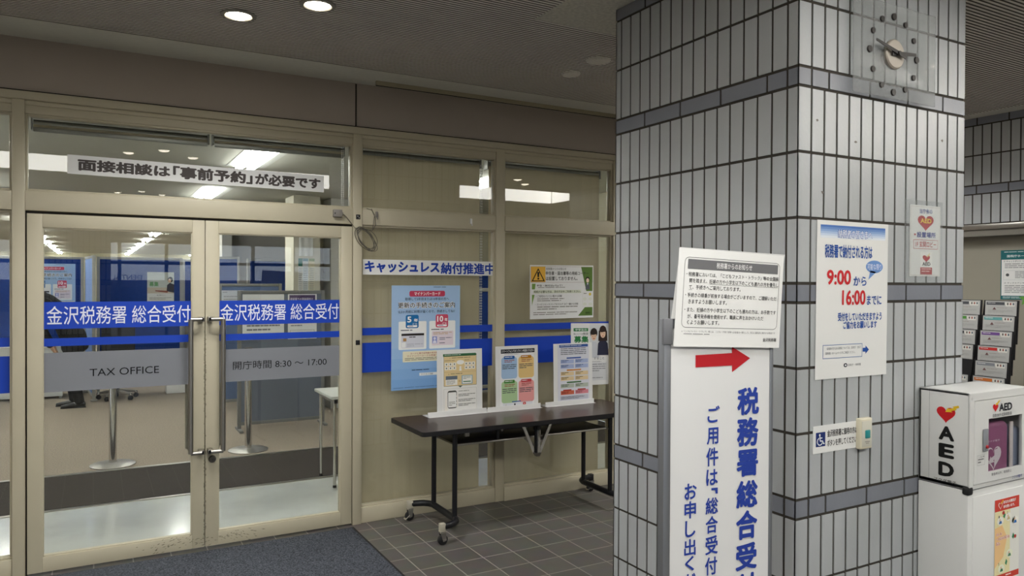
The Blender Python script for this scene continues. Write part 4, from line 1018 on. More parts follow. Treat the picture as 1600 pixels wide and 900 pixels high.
# ================================================================== AED cabinet beside the pillar
th = thing('aed_cabinet', (3.13, 1.73, 0), 'white floor-standing AED cabinet against the tiled pillar', 'cabinet')
AX0, AX1, AY0, AY1, AZ = 2.923, 3.345, 1.628, PY - .004, 1.205
AW = mat('white_enamel', '#dcdcda', .3, spec=.45)
mb = MB(); mb.box((AX0, AY0, 0), (AX1, AY1, .828), AW, .004); pc = obj('pedestal', mb, th)
mb = MB(); mb.box((AX0 + .03, AY0 - .003, .04), (AX1 - .03, AY0 + .01, .803), AW, .003); obj('pedestal_door', mb, th)
mb = MB(); t = .012
for a, b in (((AX0, AY0, .832), (AX0 + t, AY1, AZ)), ((AX1 - t, AY0, .832), (AX1, AY1, AZ)), ((AX0, AY1 - t, .832), (AX1, AY1, AZ)), ((AX0, AY0, .832), (AX1, AY1, .85)), ((AX0, AY0, AZ - t), (AX1, AY1, AZ))): mb.box(a, b, AW, .003)
mb.box((AX0 + .004, AY0 + .004, .826), (AX1 - .004, AY1 - .004, .833), mat('seam_grey', '#66666a', .6))
up = obj('box_body', mb, th)
sd = Sheet((AX0 - .0006, AY1 - .0, AZ), (AX0 - .0006, AY0, AZ), (AX0 - .0006, AY1, .832), parent=up, make=False)
sd.frame(.22, .0, 1.0, .96, .0012, '#9a9a9a', 1, 'panel_seam')
heart(sd, .56, .245, .20, .10, '#cc2228', 1); bolt(sd, .68, .185, .13, .045, '#efc52f')
for ch, v0, v1 in (('A', .375, .525), ('E', .56, .71), ('D', .755, .905)): sd.text(ch, .42, v0, .73, v1, '#161616', .045, 2)
sd.text('フクダ電子', .33, .935, .78, .968, '#303030', .01); sd.done()
mb = MB(); mb.box((AX0 - .006, AY0 - .006, .812), (AX0 + .028, AY0 + .022, .846), mat('black_rubber', '#141416', .6), .008); obj('corner_bumper', mb, th)
# door with a window
DX0, DX1, DZ0, DZ1 = AX0 + .028, AX1 - .02, .852, 1.172
WX0, WX1, WZ0, WZ1 = 3.045, 3.289, .889, 1.098
mb = MB(); y0, y1 = AY0 - .008, AY0 + .004
for a in ((DX0, DZ0, WX0, DZ1), (WX1, DZ0, DX1, DZ1), (WX0, DZ0, WX1, WZ0), (WX0, WZ1, WX1, DZ1)): mb.box((a[0], y0, a[1]), (a[2], y1, a[3]), AW)
for a in ((AX0, .832, DX0 - .002, AZ), (DX1 + .002, .832, AX1, AZ), (DX0, .832, DX1, DZ0 - .002), (DX0, DZ1 + .002, DX1, AZ)): pass
dr = obj('door', mb, th)
mb = MB(); mb.box((WX0 - .004, y0 + .003, WZ0 - .004), (WX1 + .004, y0 + .006, WZ1 + .004), clear_mat('cabinet_window', (.95, .95, .96, 1), ior=1.35)); obj('window_pane', mb, dr)
mb = MB(); mb.box((3.002, y0 - .006, .975), (3.037, y0, 1.062), mat('latch_grey', '#8a8d92', .4), .004); hd = obj('latch', mb, dr)
mb = MB(); mb.lathe([(0, -.005), (.006, -.005), (.007, 0)], (3.022, y0 - .006, .993), mat('red_dot', '#b3262d', .5), 16, axis=(0, 1, 0)); obj('latch_button', mb, dr)
mb = MB(); mb.lathe([(0, -.004), (.006, -.004), (.008, 0)], (AX0 + .014, AY0, 1.183), STEEL, 16, axis=(0, 1, 0)); obj('corner_screw', mb, th)
mb = MB()
for a in ((AX0 + .001, .834, DX0, AZ - .002), (DX1, .834, AX1 - .001, AZ - .002), (DX0, .834, DX1, DZ0 - .0025), (DX0, DZ1 + .0025, DX1, AZ - .002)): mb.box((a[0], AY0 - .004, a[1]), (a[2], AY0 + .004, a[3]), AW)
obj('front_frame', mb, th)
ds = Sheet((DX0, y0 - .0004, DZ1), (DX1, y0 - .0004, DZ1), (DX0, y0 - .0004, DZ0), parent=dr, make=False)
def DU(x, y): p = on(x, y, 1, y0 - .0004); return (p.x - DX0) / (DX1 - DX0), (DZ1 - p.z) / (DZ1 - DZ0)
(u0, v0), (u1, v1) = DU(1561, 630.5), DU(1581, 642); ds.text('AED', u0 , (v0 + v1) / 2 - .055, u1, (v0 + v1) / 2 + .04, '#20222a', .03)
hu, hv = DU(1555.5, 636.5); heart(ds, hu, hv, .055, .058, '#cc2228', 1); bolt(ds, hu + .035, hv - .055, .04, .03, '#efc52f')
ua, va = DU(1551, 650.5); ub, vb = DU(1580.5, 644.5); ds.text('自動体外式除細動器', ua, (va + vb) / 2 - .022, ub, (va + vb) / 2 + .022, '#3a3c44', .0)
ua, va = DU(1549, 741); ub, vb = DU(1580, 735); ds.text('緊急時以外、使用禁止', ua, (va + vb) / 2 - .017, ub, (va + vb) / 2 + .017, '#4a4c54', .0)
ua, va = DU(1581, 746); ds.text('フクダ電子', ua, va - .02, ua + .20, va + .018, '#2b3c8a', .01)
ua, va = DU(1527, 712); ub, vb = DU(1538.5, 723); ds.frame(ua, va, ub, vb + .02, .0008, '#8a8a8a', 1, 'ruled_border'); ds.text('⚠', ua + .02, va + .012, ua + .04, va + .032, '#444444', 0); ds.text('注意', ua + .045, va + .012, ub - .01, va + .032, '#444444', 0); ds.bars(ua + .01, va + .045, ub - .01, vb + .01, 2, '#777777')
ds.done()
# the device bag inside
BAG = mat('plum_nylon', '#96587c', .55, bump=.15, bscale=25)
th = thing('aed_bag', (3.12, 1.73, .85), 'plum-coloured rescue bag with a white heart mark inside the AED cabinet', 'bag')
mb = MB(); mb.box((3.0, 1.635, .851), (3.225, 1.79, 1.075), BAG, .025, 4); bg = obj('bag_body', mb, th)
mb = MB(); mb.box((3.22, 1.640, .851), (3.325, 1.79, 1.045), mat('grey_blue_nylon', '#8a93a6', .5), .02, 3); obj('side_pocket', mb, th)
mb = MB(); mb.tube([(3.06, 1.72, 1.07), (3.07, 1.72, 1.12), (3.16, 1.72, 1.12), (3.17, 1.72, 1.07)], .008, mat('dark_strap', '#33262e', .6)); obj('carry_strap', mb, th)
mb = MB(); mb.box((3.222, 1.631, .87), (3.245, 1.637, 1.07), mat('white_webbing', '#d6cfcb', .6), .002); obj('white_webbing', mb, th)
bs = Sheet((3.03, 1.6345, 1.075), (3.225, 1.6345, 1.075), (3.03, 1.6345, .851), parent=bg, make=False)
heart(bs, .40, .60, .30, .25, '#e8dfe2', 1); heart(bs, .40, .60, .255, .215, '#96587c', 2); bs.poly([(.42, .48), (.60, .45), (.65, .58), (.42, .80)], '#e8dfe2', 3, 'heart_mark'); bolt(bs, .40, .60, .2, .12, '#e8dfe2', 4); bs.text('フクダ電子', .18, .30, .62, .335, '#e8dfe2', 0)
bs.done()
# poster on the pedestal door
P0 = on(1554, 790.5, 1, AY0 - .0036); P1 = on(1592, 779, 1, AY0 - .0036)
s = Sheet((P0.x, AY0 - .0046, .770), (P1.x, AY0 - .0046, .770), (P0.x, AY0 - .0046, .395), name='aed_poster', label='colourful first-aid poster with red heading on the AED cabinet pedestal', cat='poster')
s.rect(0, 0, 1, .125, '#cf4638', 1, 'red_heading'); heart(s, .22, .065, .09, .045, '#f6e4da', 2); heart(s, .22, .065, .07, .034, '#cf4638', 3); bolt(s, .27, .03, .05, .02, '#efc52f', 4)
s.text('あなたの勇気が', .33, .02, .84, .055, '#ffffff', .02, 3); s.text('命を救います。', .33, .068, .80, .103, '#ffffff', .02, 3)
s.rect(0, .125, 1, .80, '#ece2b2', 1, 'yellow_ground'); s.poly([(.0, .30), (.0, .72), (.35, .62), (.50, .42), (.30, .28)], '#f2c88f', 1.5, 'yellow_ground'); s.rect(.62, .125, 1, .80, '#e9e8e0', 1.2, 'yellow_ground')
s.text('成人の', .06, .35, .28, .385, '#c43a31', .06, 2); s.text('一次救命処置の', .05, .395, .60, .435, '#c43a31', .06, 2); s.text('流れ', .05, .445, .22, .485, '#c43a31', .06, 2)
s.text('成人の', .06, .35, .28, .385, '#fbe9e2', .015, 3); s.text('一次救命処置の', .05, .395, .60, .435, '#fbe9e2', .015, 3); s.text('流れ', .05, .445, .22, .485, '#fbe9e2', .015, 3)
for u, v, c, c2 in ((.22, .23, '#f2f0e6', '#4c74a8'), (.55, .205, '#f2f0e6', '#c9b88a'), (.83, .26, '#f2f0e6', '#2f6fb8'), (.60, .60, '#eef0d8', '#5a8a6a'), (.28, .74, '#eef0d8', '#3f7a4f')):
    s.oval(u, v, .13, .045, c, 2, 'step_picture'); s.oval(u - .02, v - .012, .03, .012, '#e3bfa2', 3, 'step_picture'); s.poly([(u - .07, v + .03), (u + .06, v + .03), (u + .04, v), (u - .03, v - .002)], c2, 3, 'step_picture')
for u, v in ((.38, .175), (.74, .25), (.75, .42), (.47, .68)): s.poly([(u - .05, v + .015), (u + .01, v + .04), (u + .05, v), (u + .0, v - .03)], '#3f8a62', 2, 'green_arrow')
for u, v in ((.34, .12 + .03), (.83, .435)): s.oval(u, v, .05, .02, '#b5403a', 3, 'step_picture')
for t, u, v in (('1', .14, .17), ('2', .48, .145), ('3', .77, .215), ('5', .14, .67)): s.text(t, u, v, u + .035, v + .025, '#33363a', .01, 4)
s.rect(0, .80, 1, .86, '#cf4638', 1, 'red_footer'); s.bars(.45, .815, .92, .845, 1, '#fbe9e2', 3); s.bars(.05, .88, .95, .97, 3, '#8a8a86', 3)
s.done()

# ================================================================== leaflet rack and poster at the right wall
s = Sheet((6.198, 3.219, 1.887), (6.198, 2.80, 1.887), (6.198, 3.219, 1.504), name='teal_poster', label='white poster with a dark teal heading on the right wall above the leaflet rack', cat='poster')
s.rect(0, 0, 1, .19, '#22666a', 1, 'teal_heading'); s.bars(.06, .03, .66, .06, 1, '#cfe0df', 3); s.text('国税庁ホームページ で', .11, .095, .72, .145, '#eef4f3', .01, 3); s.rect(0, .92, 1, 1, '#22666a', 1, 'teal_footer'); s.bars(.04, .94, .9, .985, 2, '#cfe0df', 3)
s.rect(.0, .19, .015, .92, '#22666a', 1, 'teal_heading'); s.text('① チャットボット（ふたば）に質問する', .05, .205, .72, .245, '#333638', .0); s.bars(.07, .27, .9, .38, 3, '#85888a'); s.frame(.05, .41, .95, .60, .0015, '#a9b4b4', 1, 'ruled_border'); s.oval(.12, .50, .03, .03, '#55585a', 2, 'info_picture'); s.bars(.25, .43, .9, .58, 5, '#85888a')
s.text('② タックスアンサーで調べる', .06, .645, .62, .68, '#333638', .0); s.bars(.07, .71, .9, .88, 5, '#85888a'); s.oval(.93, .71, .03, .045, '#4f9a3f', 3, 'info_picture')
s.done()
RK = thing('leaflet_rack', (5.72, 3.05, 0), 'black stepped leaflet rack by the right wall', 'rack')
RBK = mat('rack_black', '#1b1b1d', .45)
ry0, ry1 = 2.765, 3.295
mb = MB()
for y in (ry0, ry1): mb.box((5.655, y - .014, .02), (5.685, y + .014, 1.515), RBK, .003); mb.box((5.76, y - .014, .02), (5.79, y + .014, 1.515), RBK, .003); mb.box((5.5, y - .02, 0), (5.95, y + .02, .03), RBK, .004)
obj('side_frame', mb, RK)
cy = [3.172, 2.925]
ptop = [1.508 - .107 * r for r in range(6)]
rows = [('#4a4c50', '#4a4c50'), ('#4f8a3d', '#5f9a9a'), ('#3b3d42', '#6a4a86'), ('#45474c', '#b8322f'), (None, '#7e8288'), ('#c07a3a', '#b9692f')]
names = [('dark grey', 'dark grey'), ('green', 'teal'), ('charcoal', 'purple'), ('slate', 'red'), (None, 'light grey'), ('orange', 'orange-brown')]
ords = ['top', 'second', 'third', 'fourth', 'fifth', 'sixth']
for r, z in enumerate(ptop):
    for c, y in enumerate(cy):
        mb = MB(); xo = 5.62 - .030 * r
        mb.prism([(xo + .004, y - .118, z - .30), (xo + .004, y + .118, z - .30), (xo + .026, y + .118, z), (xo + .026, y - .118, z)], (.003, 0, 0), RBK)
        mb.prism([(xo - .008, y - .118, z - .30), (xo - .008, y + .118, z - .30), (xo + .003, y + .118, z - .125), (xo + .003, y - .118, z - .125)], (.002, 0, 0), RBK)
        mb.box((xo - .008, y - .118, z - .305), (xo + .007, y + .118, z - .3), RBK)
        for ye in (y - .118, y + .115): mb.prism([(xo - .008, ye, z - .30), (xo + .005, ye, z - .30), (xo + .027, ye, z), (xo + .004, ye, z - .115)], (0, .003, 0), RBK)
        obj('pocket', mb, RK)
        col = rows[r][c]
        if col:
            a, b = y + .105, y - .105; zt = z - .004
            TLp, TRp, BLp = Vector((xo + .0195, a, zt)), Vector((xo + .0195, b, zt)), Vector((xo - .0015, a, zt - .29))
            s = Sheet(TLp, TRp, BLp, thick=.004, name='leaflet', label='leaflet with %s heading, %s row of the rack, column %s the pillar' % (names[r][c], ords[r], 'next to' if c == 0 else 'away from'), cat='leaflet', group='leaflets in the black rack', m=mat('leaflet_paper', '#a9a9a6', .55))
            s.rect(.04, .03, .62, .10, col, 1, 'coloured_heading'); s.bars(.08, .05, .55, .08, 1, '#d9d9d6', 3); s.poly([(.62, .03), (.94, .03), (.94, .13), (.66, .13)], '#cfcec6', 1, 'printed_panel')
            for q in range(3): s.oval(.72 + .09 * q, .07, .025, .03, ['#55504c', '#8a4a42', '#4a5a66'][q], 2, 'people_picture', 10)
            s.poly([(.30, .155), (.24, .215), (.36, .215)], '#6a4a4a', 2, 'people_picture'); s.bars(.38, .165, .92, .185, 1, '#8a7a76'); s.bars(.1, .225, .9, .30, 3, '#9a9a98'); s.bars(.08, .34, .9, .5, 4, '#9a9a98')
            s.done()
# green leaf-shaped card on the rack's far post
mb = MB(); c = Vector((5.65, ry0, 1.52)); P = []
for j in range(10):
    a = 2 * PI * j / 10 + PI / 2; r = .05 if j % 2 == 0 else .024; P.append((c.x, c.y + r * math.cos(a), c.z + r * math.sin(a)))
mb.prism(P, (.004, 0, 0), mat('leaf_green', '#5f9a3a', .6)); tag(obj('star_card', mb), 'small green star-shaped card at the top of the black rack', 'card')

# ================================================================== inside the office
SCF = mat('blue_screen_fabric', '#233d80', .85, spec=.1, noise=.06, nscale=30); SCL = mat('pale_blue_fabric', '#8aa4d8', .85, spec=.1)
SFR = mat('pale_grey_frame', '#9c9c98', .5)
def screen(label, a, b, z0, z1, fab=SCF, fr=SFR, t=.04, feet=True, parts=1):
    a, b = Vector((a[0], a[1], 0)), Vector((b[0], b[1], 0)); L = (b - a).length; ang = math.atan2((b - a).y, (b - a).x)
    th = thing('partition_screen', (a + b) / 2, label, 'screen', 'office partition screens', ang)
    mb = MB(); mb.box((-L / 2 + .03, -t * .35, z0 + .03), (L / 2 - .03, t * .35, z1 - .03), fab); obj('fabric_panel', mb, th, local=True)
    mb = MB()
    for q in ((-L / 2, z0, -L / 2 + .04, z1), (L / 2 - .04, z0, L / 2, z1), (-L / 2 + .04, z1 - .035, L / 2 - .04, z1), (-L / 2 + .04, z0, L / 2 - .04, z0 + .035)): mb.box((q[0], -t / 2, q[1]), (q[2], t / 2, q[3]), fr, .004)
    obj('frame', mb, th, local=True)
    if feet:
        for x in (-L / 2 + .02, L / 2 - .02):
            mb = MB(); mb.box((x - .02, -.15 if feet == 2 else -.04, 0), (x + .02, .15 if feet == 2 else .04, .025), fr, .006); mb.box((x - .018, -.018, 0), (x + .018, .018, z0 + .02), fr); obj('foot', mb, th, local=True)
    return th
def PXY(px_, Y): q = ray(px_, 440); return (q.x / q.y * Y, Y)
screen('blue office screen carrying the light blue poster, behind the left door leaf', (-2.6, 12.4), PXY(131, 12.4), .10, 1.95)
screen('pale blue narrow screen turned edge-on behind the left door leaf', (PXY(131, 12.4)[0] + .03, 12.38), PXY(147, 11.40), .06, 1.95, fab=SCL)
screen('blue office screen carrying the poster of a person at a desk', (.05, 12.0), (1.16, 12.0), .10, 1.95)
screen('blue office screen behind the central door stiles', (1.2, 12.5), (1.62, 12.5), .10, 1.95)
screen('short blue screen with wide pale frame at the left of the right door leaf', (1.42, 11.55), PXY(375, 11.5), .12, 1.97)
screen('dark blue screen with pale frame behind the grey display panel', PXY(386, 12.0), (3.2, 12.0), .12, 1.96)
screen('low grey-capped screen just left of the grey display panel', PXY(341, 9.9), PXY(440, 9.9), .10, 1.585, fab=mat('slate_fabric', '#4f6286', .85), fr=mat('dark_grey_frame', '#6f6f6c', .5), feet=2)
screen('blue screen seen in the gap between the two pulled-down blinds', (2.9, 6.7), (4.0, 6.7), .55, 1.56)
screen('blue screen seen through the narrow gap beside the pillar', (4.1, 9.0), (5.1, 9.0), .12, 1.86)
# posters on those screens
p0, p1 = PXY(40, 12.37)[0], PXY(118, 12.37)[0]
card_poster('poster', 'light blue poster with two white cards on the blue screen behind the left door leaf', (p0, 12.372, 1.85), (p1, 12.372, 1.85), (p0, 12.372, 1.85 - (p1 - p0) * 1.4))
p0, p1 = PXY(230, 11.97)[0], PXY(272, 11.97)[0]; h = (p1 - p0) * 1.40
s = Sheet((p0, 11.977, 1.74), (p1, 11.977, 1.74), (p0, 11.977, 1.74 - h), name='desk_poster', label='poster with a photo of a dark-haired person at a desk, on a blue screen', cat='poster')
s.rect(0, 0, 1, .62, '#c9cfcb', 1, 'desk_photo'); s.rect(0, .45, 1, .62, '#cbbfae', 1.5, 'desk_photo'); s.oval(.86, .22, .10, .085, '#2a2422', 2, 'desk_photo'); s.oval(.83, .25, .06, .06, '#d9b69a', 2.4, 'desk_photo'); s.poly([(.72, .56), (.74, .38), (.84, .31), (1, .36), (1, .60)], '#33303a', 2, 'desk_photo'); s.poly([(.30, .53), (.30, .56), (.75, .60), (.78, .55)], '#8a4a3a', 2, 'desk_photo')
s.text('募集', .08, .28, .42, .42, '#5a9a5a', .02, 3); s.text('税に関すること', .36, .655, .68, .695, '#3a4a3a', .0); s.bars(.08, .74, .92, .82, 2, '#9a9c98'); s.bars(.08, .87, .92, .95, 2, '#7a7c78')
s.done()
# grey display panel with two sheets
Yd = 8.45; xa, xb = PXY(371, Yd)[0], PXY(507, Yd)[0]
dth = screen('grey free-standing display panel with two white sheets behind the right door leaf', (xa, Yd), (xb, Yd), .06, 1.515, fab=mat('slate_panel', '#5d6470', .8), fr=mat('dark_grey_frame', '#6f6f6c', .5), feet=2)
s = Sheet((on(379, 458, 1, Yd - .02).x, Yd - .017, 1.475), (on(444, 458, 1, Yd - .02).x, Yd - .017, 1.475), (on(379, 458, 1, Yd - .02).x, Yd - .017, .98), name='display_sheet', label='large white sheet headed 事前予約 on the grey display panel', cat='notice')
s.text('事前予約', .11, .13, .60, .22, '#2c2c2e', .01); s.bars(.1, .32, .9, .85, 6, '#77777a'); s.done()
s = Sheet((on(450, 459, 1, Yd - .02).x, Yd - .017, 1.475), (on(495, 459, 1, Yd - .02).x, Yd - .017, 1.475), (on(450, 459, 1, Yd - .02).x, Yd - .017, .975), name='purple_notice', label='white-edged notice with purple heading at the right of the grey display panel', cat='notice')
s.rect(.05, .02, .95, .42, '#4a3a5f', 1, 'purple_heading'); s.text('税務署での面接相談は、', .08, .08, .90, .16, '#e6e2ee', .0, 3); s.bars(.1, .22, .9, .36, 2, '#b9b0c8', 3); s.bars(.1, .5, .9, .75, 4, '#8a8a8c', 3); s.frame(.08, .80, .92, .95, .003, '#6f6a62', 1, 'ruled_border'); s.bars(.12, .85, .88, .91, 1, '#6a6a6c', 3); s.done()
s = Sheet((1.40, 9.876, 1.50), (1.66, 9.876, 1.50), (1.40, 9.876, 1.15), name='side_sheet', label='pale sheet on the low grey-capped screen beside the display panel', cat='notice', m=mat('dull_paper', '#b9bdc6', .6)); s.bars(.05, .06, .5, .1, 1, '#77777a'); s.bars(.1, .2, .9, .8, 6, '#9a9aa0'); s.done()
# strips of leaflets on the cream column
for k, (a, b, c, t) in enumerate(((466, 472.5, '#e4e4e0', '#3f7a70'), (473, 481.5, '#d9dfe2', '#6f93a0'), (482.5, 491.5, '#d8d2b6', '#8a9a6a'))):
    x0, x1 = on(a, 430, 1, 9.298).x, on(b, 430, 1, 9.298).x
    s = Sheet((x0, 9.298, 1.90), (x1, 9.298, 1.90), (x0, 9.298, 1.42), name='column_poster', label=['narrow white notice with green top, leftmost on the cream column', 'narrow pale blue notice, middle of the three on the cream column', 'narrow cream notice, rightmost on the cream column'][k], cat='notice', group='notices on the cream column', m=mat('paper_' + c.strip('#'), c, .6))
    s.rect(0, 0, 1, .2 if k == 0 else .07, t, 1, 'coloured_heading'); s.bars(.1, .24, .9, .92, 14, '#8a9090'); s.done()
mb = MB(); x0, x1 = on(467, 400, 1, 9.29).x, on(489, 400, 1, 9.29).x
n = 10
for i in range(n):
    a, b = x0 + (x1 - x0) * i / n, x0 + (x1 - x0) * (i + 1) / n; ya, yb_ = 9.292 - .01 * math.sin(i * 1.3), 9.292 - .01 * math.sin((i + 1) * 1.3)
    mb.face([(a, ya, 1.93), (b, yb_, 1.93), (b, 9.29, 2.5), (a, 9.29, 2.5)], mat('white_sheet', '#dadbd8', .5), True)
tag(obj('plastic_sheet', mb), 'creased white plastic sheet hanging on the cream column above the notices', 'sheet')

# chrome barrier posts
def stanchion(x, y, label, first=None):
    if first is None:
        th = thing('barrier_post', (0, 0, 0), None, None)
        mb = MB(); mb.lathe([(0, 0), (.18, 0), (.182, .006), (.17, .012), (.06, .022), (.034, .026), (0, .026)], (0, 0, 0), mat('satin_steel', '#a5a29c', .4, metal=.9), 48); obj('base', mb, th, local=True)
        mb = MB(); mb.tube([(0, 0, .02), (0, 0, .90)], .0315, CHROME, 32); obj('pole', mb, th, local=True)
        mb = MB(); mb.lathe([(0, .985), (.03, .984), (.04, .975), (.04, .90), (.034, .89), (0, .89)], (0, 0, 0), mat('black_head', '#1a1a1c', .4), 32); mb.box((-.015, -.046, .915), (.015, -.036, .965), STEEL, .003); obj('belt_head', mb, th, local=True)
    else: th = copy_tree(first)
    th.location = (x, y, .0); return tag(th, label, 'barrier post', 'chrome barrier posts')
b1 = stanchion(.155, 7.42, 'chrome barrier post with round base behind the left door leaf')
stanchion(1.30, 7.46, 'chrome barrier post with round base behind the right door leaf', b1)
stanchion(-.93, 7.52, 'chrome barrier post mostly hidden behind the leftmost door post', b1)

# white table by the doors
th = thing('white_table', (2.25, 5.98, 0), 'white-topped table with chrome legs just inside the right door leaf', 'table')
mb = MB(); mb.box((1.615, 5.72, .70), (2.9, 6.24, .725), mat('white_laminate', '#d3d5d0', .35), .006); obj('tabletop', mb, th)
mb = MB()
for a, b in (((1.65, 5.75, .665), (2.86, 5.775, .70)), ((1.65, 6.19, .665), (2.86, 6.215, .70)), ((1.65, 5.75, .665), (1.67, 6.21, .70)), ((2.84, 5.75, .665), (2.86, 6.21, .70))): mb.box(a, b, mat('grey_plastic', '#85807a', .5))
obj('apron', mb, th)
for x in (1.658, 2.85):
    for y in (5.782, 6.19):
        mb = MB(); mb.tube([(x, y, .018), (x, y, .70)], .0125, CHROME, 16); lg = obj('leg', mb, th)
        mb = MB(); mb.lathe([(0, 0), (.013, 0), (.015, .004), (.013, .02), (0, .02)], (x, y, 0), BLACK, 16); obj('foot_cap', mb, lg)
mb = MB(); rnd = random.Random(2)
for k in range(5):
    x = 2.2 + rnd.uniform(-.12, .12); mb.tube([(x, 6.9, .5), (x + rnd.uniform(-.1, .1), 6.95, .3), (x + rnd.uniform(-.15, .15), 6.9, .08), (x + rnd.uniform(-.3, .3), 6.85, .006)], .004, mat('white_cable', '#d2d2ce', .5), 6)
tag(obj('cable_bunch', mb), 'bunch of pale cables hanging under the white table', 'cables')

# office chair behind the pale screen
th = thing('office_chair', (.30, 11.50, 0), 'dark office chair on a five-star castor base beside the pale blue screen', 'chair')
mb = MB()
for k in range(5):
    a = 2 * PI * k / 5 + .35; p = (.30 + .24 * math.cos(a), 11.50 + .24 * math.sin(a))
    mb.tube([(.30, 11.50, .115), (.30 + .12 * math.cos(a), 11.50 + .12 * math.sin(a), .10), (p[0], p[1], .085)], [.028, .022, .016], mat('grey_plastic', '#85807a', .5), 10)
mb.tube([(.30, 11.50, .10), (.30, 11.50, .42)], .025, BLACK, 16); bs_ = obj('base', mb, th)
for k in range(5):
    a = 2 * PI * k / 5 + .35; p = (.30 + .24 * math.cos(a), 11.50 + .24 * math.sin(a))
    mb = MB(); mb.lathe([(0, -.025), (.022, -.025), (.03, -.018), (.03, .018), (.022, .025), (0, .025)], (p[0], p[1], .031), BLACK, 20, axis=(math.sin(a), math.cos(a), 0)); mb.box((p[0] - .02, p[1] - .02, .06), (p[0] + .02, p[1] + .02, .09), CHROME, .005); obj('castor', mb, bs_)
CHF = mat('charcoal_fabric', '#232326', .85)
mb = MB(); mb.box((.06, 11.27, .42), (.54, 11.73, .50), CHF, .03, 3); obj('seat', mb, th)
mb = MB(); mb.box((.10, 11.235, .60), (.50, 11.285, 1.05), CHF, .025, 3); obj('backrest', mb, th)
mb = MB(); mb.box((.27, 11.24, .44), (.33, 11.26, .65), BLACK, .004); obj('back_bracket', mb, th)

# desk and storage box seen low behind the screens
mb = MB(); th = thing('white_desk', (-1.05, 12.1, 0), 'white desk behind the frosted band of the left door leaf', 'desk')
mb.box((-1.8, 11.92, .70), (-.36, 12.33, .725), mat('white_laminate', '#d3d5d0', .35), .004); obj('desktop', mb, th)
mb = MB(); mb.box((-1.75, 11.93, .03), (-.36, 11.95, .70), mat('white_laminate', '#d3d5d0', .35)); obj('front_panel', mb, th)
for x in (-1.76, -.40): mb = MB(); mb.box((x, 11.95, 0), (x + .03, 12.32, .70), SFR); obj('leg', mb, th)
mb = MB(); mb.box((.92, 11.70, 0), (1.17, 11.92, .27), WHITE, .006); mb.box((.91, 11.69, .25), (1.18, 11.93, .28), WHITE, .004); tag(obj('storage_box', mb), 'low white box on the carpet beside the left door pull handle', 'box')

# ceiling troffers of the office
TG = mat('tube_glow', '#f6f7f2', .4, emit=TROFFER_EMIT); TR_ = mat('troffer_reflector', '#c9cac4', .3, spec=.5)
def troffer():
    th = thing('ceiling_light', (0, 0, 0), None, None)
    mb = MB()
    mb.prism([(-.17, -.63, -.002), (-.155, -.63, -.002), (-.06, -.63, .0), (-.06, -.63, .004), (-.17, -.63, .004)], (0, 1.26, 0), TR_)
    mb.prism([(.17, -.63, -.002), (.155, -.63, -.002), (.06, -.63, .0), (.06, -.63, .004), (.17, -.63, .004)], (0, 1.26, 0), TR_)
    obj('reflector', mb, th, local=True)
    mb = MB(); mb.tube([(-.07, -.6, -.028), (-.07, .6, -.028)], .025, TG, 12); mb.tube([(.03, -.6, -.028), (.03, .6, -.028)], .025, TG, 12); mb.box((-.11, -.61, -.004), (.07, .61, -.002), TG)
    obj('lamp_tube', mb, th, local=True); return th
tf = None
for row, xr in enumerate((1.23, -1.08, -3.4, 3.6)):
    for k in range(10):
        y = 6.6 + 2.95 * k
        if xr > 3 and 8.5 < y < 16: continue
        o = troffer() if tf is None else copy_tree(tf)
        if tf is None: tf = o
        o.location = (xr, y, OC)
        rn = ['in the row over the barrier posts', 'in the row left of the posts', 'in the far left row', 'behind the blinds'][row]
        tag(o, 'white fluorescent office light %s, %s from the doors' % (rn, ['first', 'second', 'third', 'fourth', 'fifth', 'sixth', 'seventh', 'eighth', 'ninth', 'tenth'][k]), 'ceiling light', 'fluorescent lights in the office ceiling')

# ---- person bending forward, face hidden by the door post
SKIN = mat('skin_tone', '#c99c7e', .55); JKT = mat('black_jacket', '#0e0e10', .85, noise=.3, nscale=18); TRS = mat('black_trousers', '#0f0f11', .8); HAIR = mat('black_hair', '#141214', .6)
ph = thing('person', (0, 0, 0), 'person in black jacket, trousers and shoes bending forward behind the left door leaf', 'person')
def ell(mb, c, r, m, keep=lambda p: True, nu=28, nv=18, HR=Matrix.Identity(4)):
    i = mb.mi(m); g = {}
    for a in range(nv + 1):
        for b in range(nu):
            t, f = PI * a / nv, 2 * PI * b / nu; p = Vector((math.sin(t) * math.cos(f), math.sin(t) * math.sin(f), math.cos(t)))
            k = (a, 0) if a in (0, nv) else (a, b)
            if keep(p) and k not in g: g[k] = mb.bm.verts.new(HR @ (Vector(c) + Vector((p.x * r[0], p.y * r[1], p.z * r[2]))))
    for a in range(nv):
        for b in range(nu):
            q = []
            for k in ((a, b), (a + 1, b), (a + 1, (b + 1) % nu), (a, (b + 1) % nu)):
                k = (k[0], 0) if k[0] in (0, nv) else k
                if k not in q: q.append(k)
            if len(q) > 2 and all(k in g for k in q):
                f_ = mb.bm.faces.new([g[k] for k in q]); f_.material_index = i; f_.smooth = True
